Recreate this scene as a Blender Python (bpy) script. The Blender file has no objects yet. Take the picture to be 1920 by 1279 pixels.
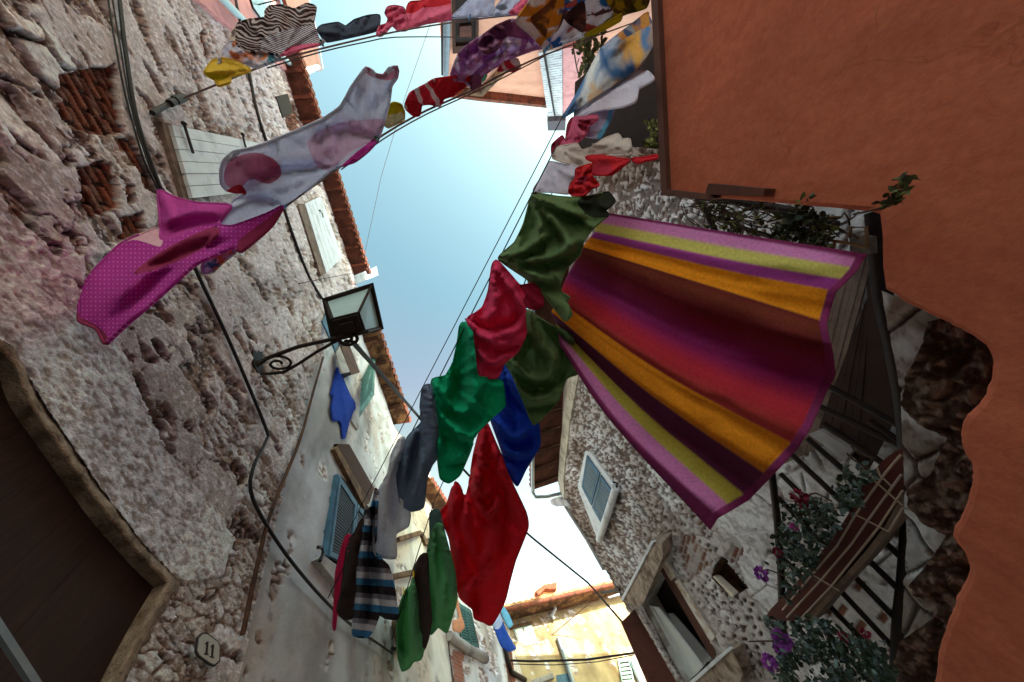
import bpy, math, random
import numpy as np
from mathutils import Vector, Matrix
from mathutils.geometry import delaunay_2d_cdt
random.seed(7)
rng = np.random.default_rng(11)
S = bpy.context.scene
COL = S.collection
O = np.array([0.0, 0.0, 1.6])
F = 560.0
CX, CY = 960.0, 639.5
# axes of the place (x across, y along, z up) seen from the camera
zc = np.array([-220.0, -220.0, 560.0]); yc = np.array([40.0, 1385.4545, 560.0])
zc /= np.linalg.norm(zc); yc /= np.linalg.norm(yc); xc = np.cross(yc, zc)
R3 = np.array([xc, yc, zc])

def rays(uv):
    uv = np.atleast_2d(np.asarray(uv, float))
    c = np.column_stack([(uv[:, 0]-CX)/F, (uv[:, 1]-CY)/F, np.ones(len(uv))])
    return c @ R3.T

def proj(p):
    c = (np.atleast_2d(p)-O) @ R3
    return np.column_stack([c[:, 0]/c[:, 2]*F+CX, c[:, 1]/c[:, 2]*F+CY])

class Plane:
    def __init__(s, p, n):
        s.p = np.asarray(p, float); n = np.asarray(n, float); n = n/np.linalg.norm(n)
        if n @ (O-s.p) < 0: n = -n
        s.n = n
    def depth(s, uv, off=0.0):
        d = rays(uv); return (n_off(s, off)-O) @ s.n / (d @ s.n)
    def hit(s, uv, off=0.0):
        d = rays(uv); t = s.depth(uv, off); return O + d*t[:, None]
    def at(s, u, v, off=0.0): return s.hit([(u, v)], off)[0]

def n_off(pl, off): return pl.p + pl.n*off
def vplane(x, y, dx, dy): return Plane((x, y, 0), (dy, -dx, 0))
def hplane(z): return Plane((0, 0, z), (0, 0, 1))
def pt(u, v, depth): return O + rays([(u, v)])[0]*depth
def plane3(*a):
    q = [pt(u, v, d) for u, v, d in a]
    return Plane(q[0], np.cross(q[1]-q[0], q[2]-q[0]))

# ---------------------------------------------------------------- noise
M32 = np.int64(0xffffffff)
def hsh(ix, iy, seed=0):
    n = (ix.astype(np.int64)*374761393 + iy.astype(np.int64)*668265263 + np.int64(seed)*144269504) & M32
    n = ((n ^ (n >> 13))*1274126177) & M32
    n = ((n ^ (n >> 15))*2246822519 % 4294967291) & M32
    n = n ^ (n >> 16)
    return n.astype(float)/4294967295.0
def vn(x, y, seed=0):
    ix = np.floor(x); iy = np.floor(y); fx = x-ix; fy = y-iy
    fx = fx*fx*(3-2*fx); fy = fy*fy*(3-2*fy)
    a = hsh(ix, iy, seed); b = hsh(ix+1, iy, seed); c = hsh(ix, iy+1, seed); d = hsh(ix+1, iy+1, seed)
    return (a*(1-fx)+b*fx)*(1-fy)+(c*(1-fx)+d*fx)*fy
def fbm(x, y, o=4, seed=0):
    r = 0; a = .5; t = 0
    for k in range(o):
        r = r + a*vn(x, y, seed+k*17); t += a; a *= .5; x = x*2.03+5.1; y = y*2.03+3.7
    return r/t
def worley(x, y, seed=0, jit=.9, full=False):
    ix = np.floor(x); iy = np.floor(y)
    f1 = np.full(x.shape, 9.); f2 = np.full(x.shape, 9.); cid = np.zeros(x.shape); ox = np.zeros(x.shape); oy = np.zeros(x.shape)
    for a in (-1, 0, 1):
        for b in (-1, 0, 1):
            cx = ix+a; cy = iy+b
            px = cx+.5+jit*(hsh(cx, cy, seed)-.5); py = cy+.5+jit*(hsh(cx, cy, seed+5)-.5)
            d = np.hypot(px-x, py-y); h = hsh(cx, cy, seed+9)
            m = d < f1
            f2 = np.where(m, f1, np.minimum(f2, d)); cid = np.where(m, h, cid); ox = np.where(m, x-px, ox); oy = np.where(m, y-py, oy); f1 = np.where(m, d, f1)
    if full: return f1, f2, cid, ox, oy
    return f1, f2, cid
def ss(a, b, x):
    t = np.clip((x-a)/(b-a), 0, 1); return t*t*(3-2*t)
def pip(poly, uv):
    poly = np.asarray(poly, float); x = uv[:, 0]; y = uv[:, 1]; ins = np.zeros(len(uv), bool)
    n = len(poly)
    for i in range(n):
        x1, y1 = poly[i]; x2, y2 = poly[(i+1) % n]
        if y1 == y2: continue
        c = ((y1 > y) != (y2 > y)) & (x < (x2-x1)*(y-y1)/(y2-y1)+x1)
        ins ^= c
    return ins
def mixc(a, b, t):
    return a*(1-t[:, None])+b*t[:, None]
def C3(r, g, b):
    f = lambda c: (c/255/12.92 if c/255 < .04045 else ((c/255+.055)/1.055)**2.4)
    return np.array([f(r), f(g), f(b)])

# ---------------------------------------------------------------- geometry
class G:
    def __init__(s): s.v = []; s.f = []; s.m = []; s.sm = []
    def add(s, vs, fs, m=0, smooth=False):
        b = len(s.v); s.v.extend([tuple(map(float, p)) for p in vs])
        for f in fs: s.f.append([b+i for i in f]); s.m.append(m); s.sm.append(smooth)
        return s
    def prism(s, front, vec, m=0):
        n = len(front); front = np.asarray(front); back = front+np.asarray(vec)
        fs = [list(range(n)), list(range(2*n-1, n-1, -1))]+[[i, i+n, (i+1) % n+n, (i+1) % n] for i in range(n)]
        return s.add(np.vstack([front, back]), fs, m)
    def pp(s, poly, pl, off, th, m=0):
        """outline on a wall plane -> slab whose face stands off from the wall and is th thick"""
        return s.prism(pl.hit(poly, off), -pl.n*th, m)
    def tube(s, pts, r, n=8, m=0, cap=True):
        pts = [np.asarray(p, float) for p in pts]; N = len(pts)
        rr = r if hasattr(r, '__len__') else [r]*N
        up = None; vs = []
        for i in range(N):
            t = pts[min(i+1, N-1)]-pts[max(i-1, 0)]; t = t/(np.linalg.norm(t)+1e-12)
            if up is None:
                up = np.array([0, 0, 1.]) if abs(t[2]) < .9 else np.array([1., 0, 0])
            a = up-t*(up@t); a /= np.linalg.norm(a)+1e-12; up = a; b = np.cross(t, a)
            for k in range(n):
                w = 2*math.pi*k/n; vs.append(pts[i]+(a*math.cos(w)+b*math.sin(w))*rr[i])
        fs = [[i*n+k, i*n+(k+1) % n, (i+1)*n+(k+1) % n, (i+1)*n+k] for i in range(N-1) for k in range(n)]
        s.add(vs, fs, m, True)
        if cap: s.add(vs[:n], [list(range(n))[::-1]], m); s.add(vs[-n:], [list(range(n))], m)
        return s
    def beam(s, a, b, w, h, up=(0, 0, 1), m=0):
        a = np.asarray(a, float); b = np.asarray(b, float); t = b-a; t /= np.linalg.norm(t)
        up = np.asarray(up, float); u = up-t*(up@t)
        if np.linalg.norm(u) < 1e-6: u = np.array([1., 0, 0])-t*t[0]
        u /= np.linalg.norm(u); r = np.cross(t, u)
        q = [a+r*w/2*i+u*h/2*j for i, j in ((-1, -1), (1, -1), (1, 1), (-1, 1))]
        return s.prism(q, b-a, m)
    def box(s, lo, hi, m=0):
        x0, y0, z0 = lo; x1, y1, z1 = hi
        return s.prism([(x0, y0, z0), (x1, y0, z0), (x1, y1, z0), (x0, y1, z0)], (0, 0, z1-z0), m)
    def leaf(s, p, d, nrm, L, W, m=0):
        d = d/np.linalg.norm(d); r = np.cross(d, nrm); r /= np.linalg.norm(r)+1e-9; u = np.cross(r, d)
        vs = [p, p+d*L*.3+r*W*.5+u*L*.05, p+d*L*.7+r*W*.4+u*L*.03, p+d*L-u*L*.1, p+d*L*.7-r*W*.4+u*L*.03, p+d*L*.3-r*W*.5+u*L*.05, p+d*L*.5-u*L*.06]
        return s.add(vs, [[0, 1, 6], [1, 2, 6], [2, 3, 6], [3, 4, 6], [4, 5, 6], [5, 0, 6]], m, True)

def sphere(c, r, n=8):
    vs = []; fs = []
    for i in range(n+1):
        a = math.pi*i/n
        for k in range(2*n):
            w = math.pi*k/n; vs.append((c[0]+r*math.sin(a)*math.cos(w), c[1]+r*math.sin(a)*math.sin(w), c[2]+r*math.cos(a)))
    for i in range(n):
        for k in range(2*n):
            fs.append([i*2*n+k, i*2*n+(k+1) % (2*n), (i+1)*2*n+(k+1) % (2*n), (i+1)*2*n+k])
    return vs, fs

ROOTS = []
def _link(o, parent):
    COL.objects.link(o)
    if parent is not None: o.parent = parent
    else: ROOTS.append(o)
def obj(name, g, mats, parent=None, col=None, uv=None, solid=None):
    me = bpy.data.meshes.new(name)
    me.from_pydata(g.v, [], g.f); me.validate(clean_customdata=False)
    mats = mats if isinstance(mats, (list, tuple)) else [mats]
    for m in mats: me.materials.append(m)
    if len(me.polygons) == len(g.m):
        me.polygons.foreach_set('material_index', g.m); me.polygons.foreach_set('use_smooth', g.sm)
    if col is not None and len(me.vertices) == len(col):
        ca = me.color_attributes.new('Col', 'FLOAT_COLOR', 'POINT')
        c4 = np.ones((len(col), 4), np.float32); c4[:, :3] = col; ca.data.foreach_set('color', c4.ravel())
    if uv is not None and len(me.vertices) == len(uv):
        ul = me.uv_layers.new(name='UVMap'); li = np.zeros(len(me.loops), np.int32)
        me.loops.foreach_get('vertex_index', li); ul.data.foreach_set('uv', np.asarray(uv, np.float32)[li].ravel())
    me.update()
    o = bpy.data.objects.new(name, me); _link(o, parent)
    if solid:
        md = o.modifiers.new('thickness', 'SOLIDIFY'); md.thickness = solid; md.offset = 0
    return o
def tag(o, label=None, cat=None, group=None, kind=None):
    if label: o['label'] = label
    if cat: o['category'] = cat
    if group: o['group'] = group
    if kind: o['kind'] = kind
    return o
def thing(name, label, cat, group=None):
    o = bpy.data.objects.new(name, None); o.empty_display_size = .1; _link(o, None)
    return tag(o, label, cat, group)
def settle():
    """put every origin at the base of its thing"""
    for r in ROOTS:
        if r.get('placed'): 
            del r['placed']; continue
        fam = [r]+list(r.children_recursive)
        ms = [o for o in fam if o.type == 'MESH']
        if not ms: continue
        lo = np.full(3, 1e9); hi = -lo
        for o in ms:
            a = np.zeros(len(o.data.vertices)*3, np.float32); o.data.vertices.foreach_get('co', a); a = a.reshape(-1, 3)
            lo = np.minimum(lo, a.min(0)); hi = np.maximum(hi, a.max(0))
        c = Vector(((lo[0]+hi[0])/2, (lo[1]+hi[1])/2, lo[2]))
        for o in ms: o.data.transform(Matrix.Translation(-c))
        r.location = c

# ---------------------------------------------------------------- materials
MATS = {}
def nn(t, k, **kw):
    n = t.nodes.new(k)
    for a, b in kw.items():
        if a.startswith('i_'): n.inputs[a[2:].replace('_', ' ')].default_value = b
        else: setattr(n, a, b)
    return n
def rgba(c): return (float(c[0]), float(c[1]), float(c[2]), 1)
def mat(name, col, rough=.85, var=.25, scale=6., bump=.15, bscale=60., metal=0., attr=False, spec=.3, col2=None, thr=(.45, .6), bdist=.01, stretch=(1, 1, 1), stain=0):
    if name in MATS: return MATS[name]
    m = bpy.data.materials.new(name); m.use_nodes = True; t = m.node_tree; L = t.links.new
    p = t.nodes['Principled BSDF']; p.inputs['Roughness'].default_value = rough; p.inputs['Metallic'].default_value = metal
    p.inputs['Specular IOR Level'].default_value = spec
    tc = nn(t, 'ShaderNodeNewGeometry'); mp = nn(t, 'ShaderNodeMapping'); mp.inputs['Scale'].default_value = stretch
    L(tc.outputs['Position'], mp.inputs['Vector'])
    n1 = nn(t, 'ShaderNodeTexNoise', i_Scale=scale, i_Detail=6., i_Roughness=.6); L(mp.outputs[0], n1.inputs['Vector'])
    mr = nn(t, 'ShaderNodeMapRange'); mr.inputs['From Min'].default_value = .3; mr.inputs['From Max'].default_value = .7
    mr.inputs['To Min'].default_value = 1-var; mr.inputs['To Max'].default_value = 1+var*.8
    L(n1.outputs['Fac'], mr.inputs['Value'])
    if attr:
        base = nn(t, 'ShaderNodeVertexColor', layer_name='Col').outputs['Color']
    elif col2 is not None:
        n2 = nn(t, 'ShaderNodeTexNoise', i_Scale=scale*.45, i_Detail=7., i_Roughness=.65); L(mp.outputs[0], n2.inputs['Vector'])
        r = nn(t, 'ShaderNodeMapRange'); r.inputs['From Min'].default_value = thr[0]; r.inputs['From Max'].default_value = thr[1]
        L(n2.outputs['Fac'], r.inputs['Value'])
        mx = nn(t, 'ShaderNodeMix', data_type='RGBA'); mx.inputs[6].default_value = rgba(col); mx.inputs[7].default_value = rgba(col2)
        L(r.outputs[0], mx.inputs[0]); base = mx.outputs[2]
    else:
        base = nn(t, 'ShaderNodeRGB'); base.outputs[0].default_value = rgba(col); base = base.outputs[0]
    mu = nn(t, 'ShaderNodeVectorMath', operation='MULTIPLY'); L(base, mu.inputs[0]); L(mr.outputs[0], mu.inputs[1])
    if stain:      # broad weather marks, longer than wide
        m5 = nn(t, 'ShaderNodeMapping'); m5.inputs['Scale'].default_value = (1, 1, .45); L(tc.outputs['Position'], m5.inputs['Vector'])
        n5 = nn(t, 'ShaderNodeTexNoise', i_Scale=1.7, i_Detail=8., i_Roughness=.62, i_Distortion=.6); L(m5.outputs[0], n5.inputs['Vector'])
        r5 = nn(t, 'ShaderNodeMapRange'); r5.inputs['From Min'].default_value = .38; r5.inputs['From Max'].default_value = .66; r5.inputs['To Min'].default_value = 1+stain*.4; r5.inputs['To Max'].default_value = 1-stain
        L(n5.outputs['Fac'], r5.inputs['Value']); m6 = nn(t, 'ShaderNodeVectorMath', operation='MULTIPLY'); L(mu.outputs[0], m6.inputs[0]); L(r5.outputs[0], m6.inputs[1]); mu = m6
        v5 = nn(t, 'ShaderNodeTexVoronoi', feature='DISTANCE_TO_EDGE', i_Scale=.75); n6 = nn(t, 'ShaderNodeTexNoise', i_Scale=3., i_Detail=5.); L(tc.outputs['Position'], n6.inputs['Vector'])
        ad5 = nn(t, 'ShaderNodeVectorMath', operation='MULTIPLY_ADD'); L(n6.outputs['Color'], ad5.inputs[0]); ad5.inputs[1].default_value = (.5, .5, .5); L(tc.outputs['Position'], ad5.inputs[2]); L(ad5.outputs[0], v5.inputs['Vector'])
        c5 = nn(t, 'ShaderNodeMapRange'); c5.inputs['From Min'].default_value = .001; c5.inputs['From Max'].default_value = .0045; c5.inputs['To Min'].default_value = .82; c5.inputs['To Max'].default_value = 1.
        L(v5.outputs['Distance'], c5.inputs['Value']); m7 = nn(t, 'ShaderNodeVectorMath', operation='MULTIPLY'); L(mu.outputs[0], m7.inputs[0]); L(c5.outputs[0], m7.inputs[1]); mu = m7
    L(mu.outputs[0], p.inputs['Base Color'])
    n3 = nn(t, 'ShaderNodeTexNoise', i_Scale=bscale, i_Detail=5., i_Roughness=.65); L(mp.outputs[0], n3.inputs['Vector'])
    b = nn(t, 'ShaderNodeBump'); b.inputs['Strength'].default_value = bump; b.inputs['Distance'].default_value = bdist
    L(n3.outputs['Fac'], b.inputs['Height']); L(b.outputs[0], p.inputs['Normal'])
    MATS[name] = m; return m

def cloth_mat(name, col, trans=.3, pattern=None, var=.12, rough=.95):
    """woven cloth: sheen, fine weave bump, some light coming through; pattern(tree, uv socket, base colour socket) -> colour socket"""
    if name in MATS: return MATS[name]
    m = bpy.data.materials.new(name); m.use_nodes = True; t = m.node_tree; L = t.links.new
    p = t.nodes['Principled BSDF']; out = t.nodes['Material Output']
    p.inputs['Roughness'].default_value = rough; p.inputs['Specular IOR Level'].default_value = .12
    p.inputs['Sheen Weight'].default_value = .03; p.inputs['Sheen Roughness'].default_value = .5
    uv = nn(t, 'ShaderNodeUVMap', uv_map='UVMap').outputs[0]
    base = nn(t, 'ShaderNodeRGB'); base.outputs[0].default_value = rgba(col); c = base.outputs[0]
    if pattern: c = pattern(t, uv, c)
    n1 = nn(t, 'ShaderNodeTexNoise', i_Scale=170., i_Detail=6., i_Roughness=.7); L(uv, n1.inputs['Vector'])
    mr = nn(t, 'ShaderNodeMapRange'); mr.inputs['From Min'].default_value = .3; mr.inputs['From Max'].default_value = .7
    mr.inputs['To Min'].default_value = 1-var; mr.inputs['To Max'].default_value = 1+var
    L(n1.outputs['Fac'], mr.inputs['Value'])
    mu = nn(t, 'ShaderNodeVectorMath', operation='MULTIPLY'); L(c, mu.inputs[0]); L(mr.outputs[0], mu.inputs[1])
    L(mu.outputs[0], p.inputs['Base Color'])
    n3 = nn(t, 'ShaderNodeTexNoise', i_Scale=420., i_Detail=4.); L(uv, n3.inputs['Vector'])
    n4 = nn(t, 'ShaderNodeTexNoise', i_Scale=85., i_Detail=5., i_Distortion=.8); L(uv, n4.inputs['Vector'])
    ad = nn(t, 'ShaderNodeMath', operation='MULTIPLY_ADD'); L(n3.outputs['Fac'], ad.inputs[0]); ad.inputs[1].default_value = .25; L(n4.outputs['Fac'], ad.inputs[2])
    b = nn(t, 'ShaderNodeBump'); b.inputs['Strength'].default_value = .4; b.inputs['Distance'].default_value = .006
    L(ad.outputs[0], b.inputs['Height']); L(b.outputs[0], p.inputs['Normal'])
    tr = nn(t, 'ShaderNodeBsdfTranslucent'); L(mu.outputs[0], tr.inputs['Color']); L(b.outputs[0], tr.inputs['Normal'])
    mx = nn(t, 'ShaderNodeMixShader'); mx.inputs[0].default_value = trans
    L(p.outputs[0], mx.inputs[1]); L(tr.outputs[0], mx.inputs[2]); L(mx.outputs[0], out.inputs['Surface'])
    MATS[name] = m; return m

# patterns --------------------------------------------------------
def pat_mix(t, fac, a, col):
    mx = nn(t, 'ShaderNodeMix', data_type='RGBA'); t.links.new(fac, mx.inputs[0]); t.links.new(a, mx.inputs[6]); mx.inputs[7].default_value = rgba(col); return mx.outputs[2]
def pat_dots(col, scale, size=.22):
    def f(t, uv, c):
        v = nn(t, 'ShaderNodeTexVoronoi', i_Scale=scale, i_Randomness=0.); t.links.new(uv, v.inputs['Vector'])
        lt = nn(t, 'ShaderNodeMath', operation='LESS_THAN'); lt.inputs[1].default_value = size; t.links.new(v.outputs['Distance'], lt.inputs[0])
        return pat_mix(t, lt.outputs[0], c, col)
    return f
def pat_blobs(cols, scale, stretch=(1, 1), thr=(.5, .58), dist=1.5, ang=0.):
    def f(t, uv, c):
        for i, col in enumerate(cols):
            mp = nn(t, 'ShaderNodeMapping'); mp.inputs['Location'].default_value = (3.1*i, 1.7*i, i*2.); mp.inputs['Scale'].default_value = (stretch[0], stretch[1], 1); mp.inputs['Rotation'].default_value = (0, 0, ang)
            t.links.new(uv, mp.inputs['Vector'])
            n = nn(t, 'ShaderNodeTexNoise', i_Scale=scale, i_Detail=3., i_Distortion=dist); t.links.new(mp.outputs[0], n.inputs['Vector'])
            r = nn(t, 'ShaderNodeMapRange'); r.inputs['From Min'].default_value = thr[0]; r.inputs['From Max'].default_value = thr[1]
            t.links.new(n.outputs['Fac'], r.inputs['Value']); c = pat_mix(t, r.outputs[0], c, col)
        return c
    return f
def pat_bands(stops, scale, ang, dist=0., dscale=6.):
    """repeating bands of given colours across the cloth: stops = [(position, colour)]"""
    def f(t, uv, c):
        mp = nn(t, 'ShaderNodeMapping'); mp.inputs['Rotation'].default_value = (0, 0, ang); t.links.new(uv, mp.inputs['Vector'])
        nz = nn(t, 'ShaderNodeTexNoise', i_Scale=dscale, i_Detail=2.); t.links.new(uv, nz.inputs['Vector'])
        sx = nn(t, 'ShaderNodeSeparateXYZ'); t.links.new(mp.outputs[0], sx.inputs[0])
        a = nn(t, 'ShaderNodeMath', operation='MULTIPLY_ADD'); t.links.new(nz.outputs['Fac'], a.inputs[0]); a.inputs[1].default_value = dist; t.links.new(sx.outputs[0], a.inputs[2])
        k = nn(t, 'ShaderNodeMath', operation='MULTIPLY'); t.links.new(a.outputs[0], k.inputs[0]); k.inputs[1].default_value = scale
        fr = nn(t, 'ShaderNodeMath', operation='FRACT'); t.links.new(k.outputs[0], fr.inputs[0])
        cr = nn(t, 'ShaderNodeValToRGB'); cr.color_ramp.interpolation = 'CONSTANT'; e = cr.color_ramp.elements
        e[0].position = 0; e[0].color = rgba(stops[0][1]); e[1].position = stops[1][0]; e[1].color = rgba(stops[1][1])
        for ps, cc in stops[2:]:
            x = e.new(ps); x.color = rgba(cc)
        t.links.new(fr.outputs[0], cr.inputs[0]); return cr.outputs[0]
    return f

# ---------------------------------------------------------------- relief walls
def relief(name, pl, st, nu, nv, fn, mats, parent, holes=(), zones=(), off=0., body=None):
    """a rough wall face: a grid over a piece of the wall plane bounded by stations (left point, right point), given relief and colour by fn"""
    Lp = np.array([a for a, b in st], float); Rp = np.array([b for a, b in st], float)
    dl = np.concatenate([[0], np.cumsum(np.linalg.norm(np.diff((Lp+Rp)/2, axis=0), axis=1))]); dl /= dl[-1]
    a = np.linspace(0, 1, nu+1); b = np.linspace(0, 1, nv+1)
    l = np.column_stack([np.interp(b, dl, Lp[:, k]) for k in (0, 1)]); r = np.column_stack([np.interp(b, dl, Rp[:, k]) for k in (0, 1)])
    uv = (l[:, None, :]*(1-a)[None, :, None]+r[:, None, :]*a[None, :, None]).reshape(-1, 2)
    P = pl.hit(uv, off); e = np.array([-pl.n[1], pl.n[0], 0.]); yy = P @ e; zz = P[:, 2]
    zm = []
    for z in zones:
        w = uv + 14*np.column_stack([fbm(yy*7, zz*7, 3, 41)-.5, fbm(yy*7, zz*7, 3, 77)-.5])
        zm.append(np.any([pip(k, w) for k in z], axis=0).astype(float))
    h, c = fn(yy, zz, zm, uv)
    V = P + pl.n*h[:, None]
    dead = np.zeros(len(uv), bool)
    for k in holes: dead |= pip(k, uv)
    i = np.arange(nu)[None, :]; j = np.arange(nv)[:, None]; k0 = (j*(nu+1)+i).ravel()
    fc = np.column_stack([k0, k0+1, k0+nu+2, k0+nu+1]); fc = fc[~(dead[fc].any(1))]
    g = G(); g.v = [tuple(p) for p in V]; g.f = fc.tolist(); g.m = [0]*len(fc); g.sm = [True]*len(fc)
    col = c
    if body is not None:
        n0 = len(g.v); body(g); col = np.vstack([c, np.tile(c.mean(0), (len(g.v)-n0, 1))])
    return obj(name, g, mats, parent, col=col)

# ---------------------------------------------------------------- cloth
def smooth_poly(poly, sp, tt=.5):
    P = np.asarray(poly, float); n = len(P); out = []
    for i in range(n):
        p0, p1, p2, p3 = P[i-1], P[i], P[(i+1) % n], P[(i+2) % n]
        m = max(2, int(np.linalg.norm(p2-p1)/sp))
        for k in range(m):
            t = k/m
            a = (-tt*t+2*tt*t*t-tt*t**3); b = 1+(tt-3)*t*t+(2-tt)*t**3; c = tt*t+(3-2*tt)*t*t+(tt-2)*t**3; d = -tt*t*t+tt*t**3
            out.append(p0*a+p1*b+p2*c+p3*d)
    return np.array(out)
def open_smooth(pts, sp=12):
    P = np.asarray(pts, float)
    P = np.vstack([2*P[0]-P[1], P, 2*P[-1]-P[-2]]); out = []
    for i in range(1, len(P)-2):
        p0, p1, p2, p3 = P[i-1:i+3]; m = max(2, int(np.linalg.norm(p2-p1)/sp))
        for k in range(m):
            t = k/m; out.append(.5*((2*p1)+(p2-p0)*t+(2*p0-5*p1+4*p2-p3)*t*t+(3*p1-p0-3*p2+p3)*t**3))
    out.append(P[-2]); return np.array(out)
def ridge(x): return 1-2*np.abs(np.sin(x))
def fold_h(uv, folds, seed):
    """relief of hanging cloth: pleats running out from pegs, swags between them, crumples"""
    x, y = uv[:, 0], uv[:, 1]; h = np.zeros(len(uv))
    wx = (fbm(x/70, y/70, 3, seed)-.5); wy = (fbm(x/70, y/70, 3, seed+3)-.5)
    for f in folds:
        if f[0] == 'fan':
            _, px, py, n, a, r0, r1 = f; dx = x-px; dy = y-py; r = np.hypot(dx, dy)+1e-3; th = np.arctan2(dy, dx)+.35*wx*np.clip(r/120, .2, 1)
            w = np.clip(r/r0, 0, 1)**.8*(1-ss(r1*.6, r1, r)); ka = .25+1.1*vn(th*n*.16+seed, r/600.+.5, seed+1)
            h += a*w*ka*((1-np.abs(np.sin(n*.5*th+seed)))**1.5*2-.7+.25*np.sin(1.37*n*th+1.3))*.42
        elif f[0] == 'ring':
            _, px, py, lam, a, r0, r1 = f; r = np.hypot(x-px, y-py)+30*wx; th = np.arctan2(y-py, x-px)
            w = ss(r0*.6, r0, r)*(1-ss(r1*.7, r1, r)); am = .35+vn(th*2.2+seed, r/lam*.4, seed+4)
            h += a*w*am*((1-np.abs(np.sin(math.pi*r/lam+3*wy)))**1.3*2-.7)
        elif f[0] == 'dir':
            _, ang, lam, a = f; q = x*math.cos(ang)+y*math.sin(ang)+lam*2.2*wx
            am = .5+vn(x/90., y/90., seed+8); h += a*am*(.6*np.sin(2*math.pi*q/lam+4*wy)+.4*ridge(math.pi*q/lam+seed))
        elif f[0] == 'wr':
            _, lam, a = f; ax = x-740; ay = y-420; r = np.hypot(ax, ay)+1; cx, cy = ax/r, ay/r; mx_, my_ = cx.mean(), cy.mean(); k = math.hypot(mx_, my_)+1e-6; mx_ /= k; my_ /= k
            p = (x*mx_+y*my_)/1.9; q = -x*my_+y*mx_
            n1 = fbm((p+30*wx)/lam, (q+30*wy)/lam, 4, seed+21); h += a*.38*(1-4*np.abs(n1-.5))
            n2 = fbm((p+60*wy)/lam*2.4, (q+60*wx)/lam*2.4, 3, seed+31); h += a*.22*(1-4*np.abs(n2-.5))
        elif f[0] == 'cr':
            _, pts, wd, a = f; q = open_smooth(pts, 6); n = len(q); dx = x[:, None]+6*wx[:, None]-q[None, :, 0]; dy = y[:, None]+6*wy[:, None]-q[None, :, 1]; dd = dx*dx+dy*dy; k = dd.argmin(1)
            tg = np.gradient(q, axis=0); tg /= np.linalg.norm(tg, axis=1)[:, None]+1e-9; ii = np.arange(len(x))
            sg = tg[k, 0]*dy[ii, k]-tg[k, 1]*dx[ii, k]; d = np.sqrt(dd[ii, k])*np.sign(sg); t = k/(n-1); ww = wd*(.45+.55*np.minimum(1, t*3))
            tp = np.minimum(1, .35+t*4)*(1-ss(.72, 1.08, t)); far = np.exp(-(np.sqrt(dd[ii, k])/(3.2*ww))**4)
            h += 1.25*a*tp*far*(np.exp(-(d/ww)**2)-.75*np.exp(-((d-1.5*ww)/(1.1*ww))**2))
        elif f[0] == 'bulge':
            _, px, py, r0, a = f; h += a*np.exp(-((x-px)**2+(y-py)**2)/r0**2)
    return h
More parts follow.
